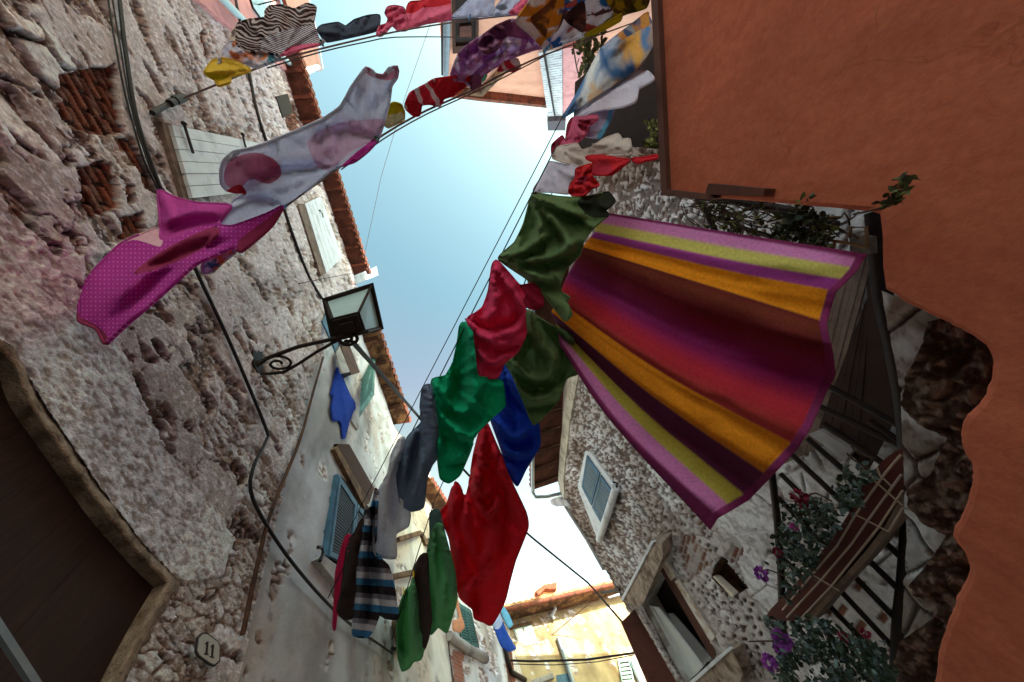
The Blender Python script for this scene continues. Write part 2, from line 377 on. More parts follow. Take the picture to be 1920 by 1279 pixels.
def cloth(name, label, cat, poly, pl, mats, folds=None, regions=(), sp=6., group=None, parent=None, seed=None, rot=None, solid=.004, off=0., hem=.0042):
    seed = seed if seed is not None else int(abs(poly[0][0]*7+poly[0][1]*3)) % 997
    B = smooth_poly(poly, sp, .27); nb = len(B)
    lo = B.min(0); hi = B.max(0); xs = np.arange(lo[0], hi[0], sp); ys = np.arange(lo[1], hi[1], sp*.87)
    X, Y = np.meshgrid(xs, ys); X = X+(np.arange(len(ys)) % 2)[:, None]*sp*.5
    pts = np.column_stack([X.ravel(), Y.ravel()]); pts = pts+(rng.random(pts.shape)-.5)*sp*.3
    pts = pts[pip(B, pts)]
    if len(pts):
        d = np.min(np.hypot(pts[:, None, 0]-B[None, :, 0], pts[:, None, 1]-B[None, :, 1]), axis=1); pts = pts[d > sp*.45]
    ed = [(i, (i+1) % nb) for i in range(nb)]; vs = [B, pts]; n = nb+len(pts); RP = []
    for rp, mi in regions:
        r = smooth_poly(rp, sp); RP.append((r, mi)); vs.append(r); ed += [(n+i, n+(i+1) % len(r)) for i in range(len(r))]; n += len(r)
    V = np.vstack(vs)
    res = delaunay_2d_cdt([Vector((float(a), float(b))) for a, b in V], ed, [], 0, 1e-3)
    v2 = np.array([(p.x, p.y) for p in res[0]]); fc = np.array([list(f) for f in res[2]])
    cen = v2[fc].mean(1); keep = pip(B, cen); fc = fc[keep]; cen = cen[keep]
    mi = np.zeros(len(fc), int)
    for r, k in RP: mi[pip(r, cen)] = k
    used = np.unique(fc); mp = -np.ones(len(v2), int); mp[used] = np.arange(len(used)); v2 = v2[used]; fc = mp[fc]
    dep = pl.depth(v2, off); P = O+rays(v2)*dep[:, None]
    if folds is None:
        sz = math.sqrt(max((hi-lo).prod(), 1)); c0 = B[np.argmin(np.hypot(B[:, 0]-740, B[:, 1]-420))]
        folds = [('fan', c0[0], c0[1], 12, sz*.05, sz*.5, 9e3), ('wr', sz*.22+6, sz*.045)]
    h = fold_h(v2, folds, seed)*dep/F
    dr = P-O; dr /= np.linalg.norm(dr, axis=1)[:, None]
    dB = np.sqrt(((v2[:, None, :]-B[None])**2).sum(2)).min(1)
    h = 3.6*h - 2.2*np.exp(-dB/3.5)*dep/F
    P = P-dr*h[:, None]
    g = G(); g.v = [tuple(p) for p in P]; g.f = fc.tolist(); g.m = mi.tolist(); g.sm = [True]*len(fc); uvs = v2/1000.
    if hem:      # turned and stitched edge
        ids = [mp[i] for i in range(nb) if mp[i] >= 0]; n0 = len(g.v)
        if len(ids) > 8:
            near = {}
            for f, m_ in zip(fc, mi):
                for i in f: near[i] = m_
            loop = [P[i] for i in ids]; N = len(loop); vs_ = []; uu = []
            for k in range(N):
                tg = loop[(k+1) % N]-loop[k-1]; tg /= np.linalg.norm(tg)+1e-9; a_ = np.cross(tg, dr[ids[k]]); a_ /= np.linalg.norm(a_)+1e-9; b_ = np.cross(tg, a_)
                for q in range(6):
                    w_ = math.pi*q/3; vs_.append(loop[k]+(a_*math.cos(w_)*1.7+b_*math.sin(w_))*hem); uu.append(uvs[ids[k]])
            for k in range(N):
                if np.linalg.norm(loop[(k+1) % N]-loop[k]) > .12: continue
                for q in range(6): g.f.append([n0+k*6+q, n0+k*6+(q+1) % 6, n0+((k+1) % N)*6+(q+1) % 6, n0+((k+1) % N)*6+q]); g.m.append(int(near.get(ids[k], 0))); g.sm.append(True)
            g.v += [tuple(p) for p in vs_]; uvs = np.vstack([uvs, np.array(uu)])
    o = obj(name, g, mats, parent, uv=uvs, solid=solid)
    if label: tag(o, label, cat, group)
    return o

# ---------------------------------------------------------------- light, sky, camera
w = bpy.data.worlds.new('World'); S.world = w; w.use_nodes = True
nt = w.node_tree; bg = nt.nodes['Background']
SUN_EL, SUN_AZ = math.radians(23.5), math.radians(137)
sky = nt.nodes.new('ShaderNodeTexSky'); sky.sky_type = 'NISHITA'; sky.sun_disc = False
sky.sun_elevation = SUN_EL; sky.sun_rotation = SUN_AZ; sky.air_density = 1.0; sky.dust_density = 4.5; sky.ozone_density = 1.0
EXPO = 2.25
bg.inputs['Strength'].default_value = .15
# summer haze: the sky pales towards the horizon
tcw = nt.nodes.new('ShaderNodeTexCoord'); sep = nt.nodes.new('ShaderNodeSeparateXYZ'); nt.links.new(tcw.outputs['Generated'], sep.inputs[0])
hz = nt.nodes.new('ShaderNodeMapRange'); hz.inputs['From Min'].default_value = 0.0; hz.inputs['From Max'].default_value = 1.0; hz.inputs['To Min'].default_value = 1.0; hz.inputs['To Max'].default_value = 0.0
nt.links.new(sep.outputs['Z'], hz.inputs['Value'])
pw = nt.nodes.new('ShaderNodeMath'); pw.operation = 'POWER'; pw.inputs[1].default_value = 1.5; nt.links.new(hz.outputs[0], pw.inputs[0])
ma = nt.nodes.new('ShaderNodeMath'); ma.operation = 'MULTIPLY_ADD'; ma.inputs[1].default_value = 2.4; ma.inputs[2].default_value = .29; nt.links.new(pw.outputs[0], ma.inputs[0])
tn = nt.nodes.new('ShaderNodeVectorMath'); tn.operation = 'MULTIPLY'; tn.inputs[1].default_value = (.63, .82, .63); nt.links.new(sky.outputs[0], tn.inputs[0])
hs = nt.nodes.new('ShaderNodeVectorMath'); hs.operation = 'SCALE'; hs.inputs[0].default_value = (1.58, 2.04, 2.16); nt.links.new(ma.outputs[0], hs.inputs['Scale'])
mx = nt.nodes.new('ShaderNodeVectorMath'); mx.operation = 'MAXIMUM'; nt.links.new(tn.outputs[0], mx.inputs[0]); nt.links.new(hs.outputs[0], mx.inputs[1])
nt.links.new(mx.outputs[0], bg.inputs['Color'])
sd = bpy.data.lights.new('sun', 'SUN'); sd.energy = 2.6; sd.angle = math.radians(.5); sd.color = (1, .92, .80)
so = bpy.data.objects.new('sun', sd); COL.objects.link(so)
sdir = Vector((math.sin(SUN_AZ)*math.cos(SUN_EL), math.cos(SUN_AZ)*math.cos(SUN_EL), math.sin(SUN_EL)))
so.rotation_euler = sdir.to_track_quat('Z', 'Y').to_euler(); so.location = sdir*40
cd = bpy.data.cameras.new('camera'); cam = bpy.data.objects.new('camera', cd); COL.objects.link(cam); S.camera = cam
cd.sensor_width = 36; cd.sensor_fit = 'HORIZONTAL'; cd.lens = 36*F/1920; cd.clip_start = .02; cd.clip_end = 800
r = R3[:, 0]; up = -R3[:, 1]; bk = -R3[:, 2]
cam.matrix_world = Matrix(((r[0], up[0], bk[0], O[0]), (r[1], up[1], bk[1], O[1]), (r[2], up[2], bk[2], O[2]), (0, 0, 0, 1)))
S.view_settings.view_transform = 'Standard'; S.view_settings.look = 'None'; S.view_settings.exposure = EXPO; S.view_settings.gamma = 1
S.cycles.max_bounces = 8; S.cycles.diffuse_bounces = 5; S.cycles.use_denoising = True
# ================================================================ planes of the alley
PL = vplane(-1.7, 0, .105, 1); PR = vplane(4.0, 0, 0, 1); PO = vplane(2.2, 0, 0, 1); PT = vplane(0, -4.5, 1, 0)
PC1 = vplane(-1.05, 6.2, .3, 1); PC2 = vplane(-.285, 8.75, .47, 1); PD = vplane(1.5, 12.6, 1, .35)
PB = vplane(3.5, 0, 0, 1); PR2 = vplane(4.3, 0, 0, 1)
def Lw(y, z, off=0.):      # point on the left frontage, y along it, z above ground
    return np.array([-1.7+.105*y, y, z])+PL.n*off

# ---------------------------------------------------------------- materials of the place
m_wall = mat('weathered_wall', None, attr=True, var=.30, scale=16, bump=.8, bscale=48, bdist=.022, rough=.95, spec=.12)
m_plast = mat('stained_plaster', None, attr=True, var=.10, scale=5, bump=.35, bscale=40, bdist=.012, rough=.95, spec=.12)
m_dark_wood = mat('old_brown_wood', C3(72, 44, 32), var=.35, scale=7, bump=.4, bscale=30, stretch=(1, 1, 6))
m_door = mat('door_wood', C3(56, 36, 30), var=.35, scale=5, bump=.4, bscale=22, stretch=(1, 8, .8), rough=.8)
m_tan = mat('tan_stone', C3(122, 92, 66), col2=C3(80, 58, 44), var=.3, scale=8, bump=.5, bscale=35, bdist=.02)
m_terra = mat('terracotta', C3(134, 76, 58), col2=C3(92, 58, 48), var=.3, scale=9, bump=.4, bscale=40)
m_terra_d = mat('terracotta_boards', C3(100, 58, 46), col2=C3(76, 46, 38), var=.3, scale=7, bump=.3, bscale=30)
m_rot = mat('rotten_boards', C3(150, 112, 78), col2=C3(82, 55, 38), var=.4, scale=6, bump=.5, bscale=25, thr=(.42, .55))
m_white = mat('white_paint', C3(222, 226, 232), col2=C3(190, 192, 198), var=.08, scale=6, bump=.25, bscale=30, rough=.6, thr=(.5, .65))
m_grey = mat('grey_plaster', C3(176, 172, 172), col2=C3(140, 132, 130), var=.15, scale=5, bump=.4, bscale=35)
m_blue = mat('blue_paint', C3(72, 112, 140), col2=C3(58, 92, 116), var=.15, scale=9, bump=.2, rough=.55)
m_teal = mat('teal_paint', C3(92, 132, 130), col2=C3(62, 92, 92), var=.2, scale=9, bump=.25, rough=.6)
m_green = mat('dark_green_paint', C3(52, 98, 94), var=.2, scale=9, bump=.2, rough=.6)
m_iron = mat('black_iron', C3(46, 34, 30), var=.3, scale=20, bump=.3, bscale=120, rough=.6, metal=.3)
m_cable = mat('black_cable', C3(34, 28, 30), var=.15, rough=.6, bump=.1)
m_rust = mat('rusty_pipe', C3(92, 60, 46), col2=C3(66, 46, 40), var=.3, scale=14, bump=.3, rough=.8)
m_stonef = mat('weathered_frame', C3(128, 108, 98), col2=C3(98, 78, 68), var=.25, scale=12, bump=.4)
m_hole = mat('dark_inside', C3(40, 28, 24), var=.2)
m_glass = mat('pale_glass', C3(150, 180, 190), var=.05, bump=.02, rough=.12, spec=.6)
m_lamp_glass = mat('milky_glass', C3(176, 206, 210), var=.06, bump=.05, rough=.25, spec=.5)
m_line = mat('clothes_line', C3(120, 96, 92), var=.1, bump=.05)
m_zinc = mat('zinc', C3(150, 160, 168), var=.15, scale=10, bump=.1, rough=.45, metal=.5)
m_ltblue_pipe = mat('pale_blue_pipe', C3(186, 214, 222), var=.1, bump=.1, rough=.4)
m_pink_pl = mat('pink_plaster', C3(222, 160, 160), col2=C3(196, 136, 138), var=.12, scale=4, bump=.25)

# ---------------------------------------------------------------- rubble wall recipe
STONE = [C3(*c) for c in ((232, 224, 226), (206, 194, 192), (246, 240, 244), (178, 158, 150), (224, 212, 206), (160, 138, 128))]
MORT = C3(146, 118, 102); MORT2 = C3(172, 150, 138); BRK = C3(134, 74, 54); BRK2 = C3(92, 50, 40); PLS = C3(206, 192, 190); PLS2 = C3(184, 166, 160); DEEP = C3(50, 33, 27)
def pal(cid, cols):
    k = np.minimum((cid*len(cols)).astype(int), len(cols)-1); return np.array(cols)[k]
def T3(c, y): return np.tile(c, (len(y), 1))
def fn_left(y, z, zm, uv):
    rough, brick, big, smooth = zm
    wy = y+.05*(fbm(y*6, z*6, 3, 2)-.5)*2; wz = z+.05*(fbm(y*7, z*7, 3, 6)-.5)*2
    sand = fbm(y*60, z*60, 3, 29)-.5; grit = fbm(y*28, z*34, 4, 33)
    # big pale stones with dark gaps round them
    f1, f2, cid, ox, oy = worley(wy/.30, wz/.18, 3, .95, True); e = f2-f1; st = ss(.05, .13, e)
    tilt = (np.mod(cid*37, 1)-.5)*.5*ox*.30+(np.mod(cid*91, 1)-.5)*.5*oy*.18
    hb = st*(.030+.022*np.mod(cid*17, 1)+tilt)-.03*np.abs(fbm(y*16, z*20, 4, 15)-.5)*st+.010*sand; cb = mixc(T3(DEEP, y), pal(cid, STONE), st)
    cb = mixc(cb, T3(C3(150, 118, 104), y), .55*ss(.5, .66, grit))
    # fine rubble in courses
    g1, g2, gid, gx, gy = worley(wy/.19, wz/.065, 31, .95, True); ge = g2-g1; gs = ss(.05, .15, ge)
    hf = .75*gs*(.016+.016*np.mod(gid*23, 1)+(np.mod(gid*57, 1)-.5)*.06*gx+(np.mod(gid*77, 1)-.5)*.03*gy)-.03*np.abs(fbm(y*20, z*44, 4, 14)-.5)+.010*sand
    cf = mixc(T3(MORT, y), pal(gid, STONE), gs*.85); cf = mixc(cf, T3(MORT, y), .6*ss(.53, .62, fbm(y*22, z*48, 4, 44)))
    h = hf*(1-big)+hb*big; c = mixc(cf, cb, big)
    # what is left of the old plaster, with broken edges
    n = fbm(y*1.5, z*1.9, 6, 55)+.05*(fbm(y*14, z*14, 3, 57)-.5); pm = ss(.452, .468, n+.13*smooth-.01*big)
    hp = .034+.010*fbm(y*6, z*6, 4, 8)+.007*sand
    cp = mixc(T3(PLS, y), T3(PLS2, y), ss(.4, .62, fbm(y*2.2, z*2.2, 5, 61))); cp = mixc(cp, T3(C3(214, 202, 204), y), .6*ss(.56, .66, fbm(y*5, z*7, 5, 63)))
    h = h*(1-pm)+hp*pm; c = mixc(c, cp, pm*.95)
    # cracks and pits
    k1, k2, _ = worley(wy/.85+.3*fbm(y*9, z*9, 3, 5), wz/.6, 83, 1.); cr = (1-ss(.004, .014, k2-k1)); h -= cr*.02; c = mixc(c, T3(DEEP, y), cr*.8)
    q = fbm(y*3.6, z*9., 4, 91); pit = ss(.63, .66, q)*(1-rough); h -= pit*.05; c = mixc(c, mixc(T3(DEEP, y), T3(MORT, y), ss(.4, .6, grit)), pit*.9)
    # bare brick patches, set back
    bz = np.floor(z/.066); by = y/.23+.5*np.mod(bz, 2); fy = np.abs(by-np.floor(by)-.5)*2; fz = np.abs(z/.066-bz-.5)*2
    bm = (1-ss(.84, .95, fy))*(1-ss(.62, .85, fz)); bc = mixc(T3(BRK2, y), T3(BRK, y), hsh(np.floor(by), bz, 4)); bc = mixc(bc, T3(MORT, y), .5*ss(.52, .62, grit))
    c = mixc(c, mixc(T3(DEEP, y)*.8, bc, bm), brick); h = h*(1-brick)+(-.05+.03*bm*(.6+.8*hsh(np.floor(by), bz, 14))+.008*sand)*brick
    # thick rough cast above the doorway
    r = fbm(y*12+1.5*fbm(y*5, z*5, 2, 4), z*15, 5, 71); r2 = fbm(y*30+1.2*r, z*58, 5, 75); hr = .034+.016*(np.abs(r-.5)*-1.6+.2)+.024*(r2-.5)+.009*sand; cr_ = mixc(T3(C3(178, 160, 156), y), T3(C3(238, 230, 234), y), ss(.40, .56, .4*r+.6*r2))
    h = h*(1-rough)+hr*rough; c = mixc(c, cr_, rough)
    sp = ss(.60, .66, fbm(y*45, z*60, 3, 121)); c = mixc(c, T3(DEEP, y), .28*sp*(1-brick)); sl = ss(.62, .68, fbm(y*38, z*70, 3, 131)); c = mixc(c, T3(C3(246, 240, 244), y), .55*sl*(1-brick))
    s = ss(.55, .75, fbm(y*1.7, z*.35, 4, 101)); c = np.clip(c*(1-.25*s[:, None])*np.array([1.15, 1.18, 1.25]), 0, .86); h = .03+.62*(h-.03)
    return h, c

house = thing('stone_house', 'rough rubble stone house with white shutters and a dark doorway on the left', 'house')
DOOR = [(-420, 470), (-200, 560), (0, 652), (60, 758), (130, 862), (200, 960), (262, 1035), (318, 1092), (268, 1180), (212, 1290), (150, 1420), (-420, 1420)]
Z_rough = [[(-300, 280), (20, 405), (120, 520), (200, 620), (300, 850), (432, 1010), (412, 1085), (330, 1100), (200, 965), (0, 655), (-300, 520)]]
Z_brick = [[(96, 140), (150, 128), (205, 125), (225, 250), (190, 255), (150, 250), (110, 230)], [(130, 312), (200, 302), (218, 385), (165, 405), (140, 360)],
           [(210, 258), (240, 262), (292, 372), (262, 350)], [(206, 405), (255, 398), (262, 440), (215, 452)], [(222, 348), (238, 345), (246, 378), (230, 385)], [(0, 380), (40, 400), (60, 450), (10, 440)],
           [(520, 190), (545, 190), (600, 330), (580, 340)], [(375, 50), (388, 110), (380, 115), (366, 60)]]
Z_big = [[(-300, -250), (150, -60), (115, 60), (130, 180), (130, 300), (120, 440), (160, 540), (20, 405), (-300, 300)]]
Z_smooth = [[(150, -100), (520, -60), (560, 200), (470, 240), (300, 210), (240, 120)], [(60, 480), (150, 540), (140, 420), (260, 250), (300, 350), (280, 430), (180, 480)], [(520, 400), (600, 380), (640, 540), (560, 640), (500, 560), (430, 520)]]
def bodyA(g):
    g.prism([Lw(-5, 0, -.62), Lw(2.33, 0, -.62), Lw(2.33, 0, -7), Lw(-5, 0, -7)], (0, 0, 12.7))
    g.prism([Lw(-5, 4.4, -.06), Lw(2.33, 4.4, -.06), Lw(2.33, 4.4, -.6), Lw(-5, 4.4, -.6)], (0, 0, 8.3))
relief('wall', PL, [((-300, -260), (487, -100)), ((-300, 560), (674, 560)), ((-300, 700), (588, 690)), ((-300, 1420), (400, 1420))], 300, 520, fn_left, m_wall, house, holes=[DOOR], zones=[Z_rough, Z_brick, Z_big, Z_smooth], body=bodyA)
# doorway: reveal and planked door
DE = np.vstack([open_smooth(DOOR[:8], 7)[:-1], open_smooth(DOOR[7:11], 7)]); dn = np.gradient(DE, axis=0); dn = np.column_stack([dn[:, 1], -dn[:, 0]]); dn /= np.linalg.norm(dn, axis=1)[:, None]
jit = np.column_stack([fbm(np.arange(len(DE))*.45, np.zeros(len(DE)), 3, 5)-.5])
rows = [PL.hit(DE+dn*(34+16*jit), -.03), PL.hit(DE+dn*(10+12*jit), .040), PL.hit(DE+dn*(3+6*jit), .055), PL.hit(DE-dn*4, .050), PL.hit(DE-dn*6, .030), PL.hit(DE-dn*6, .030)-PL.n*.14]
g = G(); nd = len(DE); g.v = [tuple(p) for r_ in rows for p in r_]
for k in range(len(rows)-1):
    for i in range(nd-1): g.f.append([k*nd+i, k*nd+i+1, (k+1)*nd+i+1, (k+1)*nd+i]); g.m.append(0); g.sm.append(True)
obj('doorway_reveal', g, mat('worn_stone_edge', C3(168, 144, 126), col2=C3(112, 86, 70), var=.4, scale=14, bump=.9, bscale=40, bdist=.03), house)
g = G(); dq = PL.hit(DOOR, .0)
ys = dq[:, 1]; y0, y1 = -1.6, ys.max()+.1; zt = dq[:, 2].max()+.3
k = 0; y = y0
while y < y1:
    wd = .19+.03*random.random(); g.prism([Lw(y+.0006, 0, -.022-.001*(k % 3)), Lw(y+wd-.0006, 0, -.022-.001*(k % 3)), Lw(y+wd-.0006, 0, -.08), Lw(y+.0006, 0, -.08)], (0, 0, zt)); y += wd; k += 1
door = obj('door', g, m_door, house)
g = G(); g.beam(PL.at(-60, 1092, .08), PL.at(76, 1300, .08), .016, .02); obj('door_rail', g, m_zinc, house)

def boards(g, q, pl, off, n, gap=.06, th=.03, m=0):
    """a boarded leaf: n boards running from edge q0-q3 to edge q1-q2"""
    q = np.asarray(q, float)
    for i in range(n):
        a = (i+gap/2)/n; b = (i+1-gap/2)/n
        g.pp([q[0]*(1-a)+q[3]*a, q[1]*(1-a)+q[2]*a, q[1]*(1-b)+q[2]*b, q[0]*(1-b)+q[3]*b], pl, off+.004*(i % 2), th, m)
def frame(g, q, pl, off, w, th, m=0):
    """four bars around a quad, w = width as a share of its size"""
    q = np.asarray(q, float); c = q.mean(0); i = c+(q-c)*(1-w)
    for k in range(4):
        j = (k+1) % 4; g.pp([q[k], q[j], i[j], i[k]], pl, off+(.002 if k % 2 else 0), th, m)
def louvres(g, q, pl, off, n, th=.012, m=0, fill=.62):
    q = np.asarray(q, float)
    for i in range(n):
        a = i/n; b = (i+fill)/n
        g.pp([q[0]*(1-a)+q[3]*a, q[1]*(1-a)+q[2]*a, q[1]*(1-b)+q[2]*b, q[0]*(1-b)+q[3]*b], pl, off, th, m)

# upper window with boarded white shutter
def board_window(q, n, fr_side, hinges):
    wn = obj('window', G().pp(q, PL, .045, .06), m_hole, house)
    g = G(); boards(g, q, PL, .10, n, gap=.05); sh = obj('shutter', g, m_white, wn)
    for a in hinges: obj('strap_hinge', G().tube(PL.hit(a, .125), .011, 6).add(*sphere(PL.at(*a[0], .13), .022, 5)), m_iron, wn)
    g = G()
    for fq in fr_side: g.pp(fq, PL, .07, .1)
    obj('sill', g, m_stonef, wn); return wn
board_window([(322, 233), (505, 272), (545, 352), (362, 372)], 6, [[(303, 228), (324, 233), (364, 373), (345, 374)]], [[(345, 232), (352, 255), (362, 287)], [(455, 252), (458, 266), (462, 280)]])
board_window([(612, 512), (572, 382), (602, 368), (642, 482)], 5, [[(560, 386), (572, 382), (612, 512), (602, 518)]], [[(600, 395), (604, 400), (606, 408)]])
obj('wall_opening', G().pp([(518, 181), (540, 176), (550, 212), (531, 221)], PL, .055, .05), m_hole, house)
# eave of the stone house: boards on rafters, rim of curved tiles
def eave(parent, y0, y1, zt, over, m_board, m_raft, step=.55, tile=.2, rw=.07, rh=.05):
    g = G()
    for yy in np.arange(y0, y1-.01, tile):
        a = Lw(yy+tile/2, zt+.09, over+.07); g.tube([a, a+np.array([0, 0, .03])-PL.n*.5+np.array([0, 0, .12]), a-PL.n*3.0+np.array([0, 0, .95])], tile*.5, 7)
        b = Lw(yy, zt+.045, over+.03); g.tube([b, b-PL.n*3.0+np.array([0, 0, .93])], tile*.42, 6)
    rf = obj('roof', g, m_terra, parent)
    g = G(); g.prism([Lw(y0, zt, -.05), Lw(y1, zt, -.05), Lw(y1, zt+.0, over), Lw(y0, zt+.0, over)], (0, 0, .03)); obj('soffit', g, m_board, rf)
    yy = y0+.1; k = 0
    while yy < y1-.05:
        o = obj('rafter', G().prism([Lw(yy, zt-rh, -.05), Lw(yy+rw, zt-rh, -.05), Lw(yy+rw, zt-rh, over-.03), Lw(yy, zt-rh, over-.03)], (0, 0, rh-.003)), m_raft, rf); yy += step; k += 1
    return rf
eave(house, -4.4, 1.55, 12.7, .46, m_terra_d, m_terra)
g = G(); g.tube([PL.at(668, 512, .03), PL.at(690, 500, .3)], .07, 8); g.prism(PL.hit([(662, 518), (706, 500), (709, 516), (668, 533)], .42), (0, 0, .05)); obj('roof_flashing', g, m_white, house)

# ---------------------------------------------------------------- plastered house further along
def fn_plaster(base, dark, spot, seed, hs=.012, spots=.62, sp2=.0):
    def f(y, z, zm, uv):
        n = fbm(y*1.3, z*1.1, 5, seed); c = mixc(np.tile(base, (len(y), 1)), np.tile(dark, (len(y), 1)), ss(.42, .68, n))
        h = hs*fbm(y*5, z*5, 4, seed+3)+.004*fbm(y*22, z*22, 3, seed+4)
        st = ss(.52, .7, fbm(y*2.6, z*.5, 4, seed+7)); c = c*(1-.22*st[:, None])
        q = ss(spots, spots+.06, fbm(y*3.4, z*3.4, 5, seed+11)); f1, f2, ci = worley(y/.2, z/.085, seed); e = ss(.03, .2, f2-f1)
        c = mixc(c, mixc(np.tile(spot, (len(y), 1)), pal(ci, STONE), e), q); h = h-q*(.025-.02*e)
        rs = ss(.52, .66, fbm(y*.9, z*.6, 5, seed+31)); c = mixc(c, c*np.array([.86, .74, .66]), rs*.8); c = c*(1-.35*ss(.6, .7, fbm(y*9, z*9, 5, seed+41))[:, None]*rs[:, None])
        if zm:
            b = zm[0]; bz = np.floor(z/.07); by = y/.25+.5*np.mod(bz, 2); fy = np.abs(by-np.floor(by)-.5)*2; fz = np.abs(z/.07-bz-.5)*2
            bm = (1-ss(.86, .97, fy))*(1-ss(.62, .9, fz)); c = mixc(c, mixc(np.tile(C3(150, 128, 116), (len(y), 1)), np.tile(C3(158, 96, 76), (len(y), 1)), bm), b)
        return h, np.clip(c*np.array([.97, 1.0, 1.08]), 0, .88)
    return f
house2 = thing('plastered_house', 'grey plastered house with blue louvred window and teal shutters beyond the rubble stone house', 'house')
def bodyB(g): g.prism([Lw(2.34, 0, -.05), Lw(6.2, 0, -.05), Lw(6.2, 0, -7), Lw(2.34, 0, -7)], (0, 0, 10.75))
Zrub = [[(560, 620), (640, 600), (610, 760), (560, 830), (520, 900), (530, 800)]]
relief('wall', PL, [((676, 558), (684, 590)), ((588, 690), (706, 690)), ((545, 823), (738, 800)), ((400, 1420), (737, 1420))], 90, 260, fn_plaster(C3(206, 204, 206), C3(166, 162, 162), C3(120, 92, 76), 201, spots=.655), m_plast, house2, body=bodyB, off=.004)
# roof of that house over dark rotten boards
g = G()
for yy in np.arange(2.0, 6.4, .24):
    a = Lw(yy, 10.88, .52); g.tube([a, a-PL.n*2.6+np.array([0, 0, .8])], .115, 7)
rf = obj('roof', g, m_terra, house2)
obj('soffit', G().prism([Lw(1.7, 10.76, -.05), Lw(6.25, 10.76, -.05), Lw(6.25, 10.78, .46), Lw(1.7, 10.78, .46)], (0, 0, .03)), m_rot, rf)
for yy in (2.3, 3.1, 3.9, 4.7, 5.5):
    obj('rafter', G().prism([Lw(yy, 10.66, -.05), Lw(yy+.1, 10.66, -.05), Lw(yy+.1, 10.68, .4), Lw(yy, 10.68, .4)], (0, 0, .09)), m_dark_wood, rf)
# blue louvred window under a boxed lintel
wn = obj('window', G().pp([(637, 890), (700, 960), (680, 1085), (616, 1046)], PL, .03, .05), m_hole, house2)
def blue_leaf(q, n, name='shutter'):
    g = G(); frame(g, q, PL, .085, .15, .03); o = obj(name, g, m_blue, wn)
    q = np.asarray(q, float); c = q.mean(0); i = c+(q-c)*.86; g = G(); louvres(g, i, PL, .07, n); obj('slats', g, m_blue_d, o)
m_blue_d = mat('blue_grey_slats', C3(70, 78, 88), var=.2, rough=.7)
blue_leaf([(638, 893), (670, 942), (660, 1064), (619, 1042)], 22); blue_leaf([(671, 944), (697, 976), (684, 1080), (661, 1066)], 18)
g = G(); g.pp([(634, 888), (640, 893), (620, 1044), (612, 1040)], PL, .07, .1); obj('window_frame', g, m_blue, wn)
g = G(); g.pp([(596, 1048), (606, 1040), (660, 1082), (664, 1100), (632, 1094)], PL, .08, .1); obj('sill', g, m_grey, wn)
g = G(); g.tube(PL.hit([(596, 1026), (604, 1027), (606, 1038), (600, 1052)], .1), .018, 6); obj('shutter_stop', g, m_iron, wn)
g = G(); g.pp([(628, 842), (633, 836), (692, 942), (684, 952)], PL, .075, .08); obj('lintel_strip', g, m_tan, wn); g = G(); g.pp([(631, 832), (655, 833), (702, 916), (692, 944)], PL, .06, .09); obj('lintel_box', g, m_dark_wood, wn)
obj('lintel_shade_sheet', G().pp([(634, 836), (655, 835), (701, 917), (690, 942)], PL, .072, .01), m_dark_wood, wn)  # thin added sheet, the shade inside the lintel box put in as dark colour
# small upper window: open blue leaf, grey boards, teal leaf
wn = obj('window', G().pp([(622, 640), (650, 640), (664, 700), (640, 712)], PL, .02, .04), m_hole, house2)
def leaf_quad(a, b, th, m, parent, name='shutter'):
    return obj(name, G().prism(np.array(a), np.array(b)*th), m, parent)
def open_leaf(q, d0, d1, m, parent, nslat=0, name='shutter'):
    """a leaf standing open from the wall: two hinge corners on the wall, two outer corners off it"""
    P = [PL.at(*q[0], d0), PL.at(*q[1], d0), PL.at(*q[2], d1), PL.at(*q[3], d1)]
    nrm = np.cross(P[1]-P[0], P[3]-P[0]); nrm /= np.linalg.norm(nrm)
    o = obj(name, G().prism(P, nrm*.035), m, parent)
    if nslat:
        g = G(); P = np.array(P); c = P.mean(0); I = c+(P-c)*.8
        for s_ in (.045, -.012):
            for i in range(nslat):
                a = i/nslat; b = (i+.6)/nslat
                g.prism([I[0]*(1-a)+I[1]*a+nrm*s_, I[3]*(1-a)+I[2]*a+nrm*s_, I[3]*(1-b)+I[2]*b+nrm*s_, I[0]*(1-b)+I[1]*b+nrm*s_], nrm*-.01)
        obj('slats', g, m_green, o)
    return o
open_leaf([(612, 584), (602, 604), (627, 660), (632, 650)], .03, .25, m_blue, wn)
open_leaf([(634, 651), (627, 665), (638, 701), (653, 699)], .05, .2, m_grey, wn)
open_leaf([(640, 650), (656, 648), (675, 698), (658, 703)], .1, .22, m_rust, wn)
wn = obj('window', G().pp([(676, 712), (686, 700), (700, 735), (690, 760)], PL, .012, .03), m_hole, house2)
open_leaf([(678, 712), (704, 657), (701, 738), (673, 780)], .05, .3, m_teal, wn, 9)
g = G(); g.pp([(658, 786), (663, 783), (675, 800), (671, 806)], PL, .05, .06); obj('wall_ledge', g, m_grey, house2)

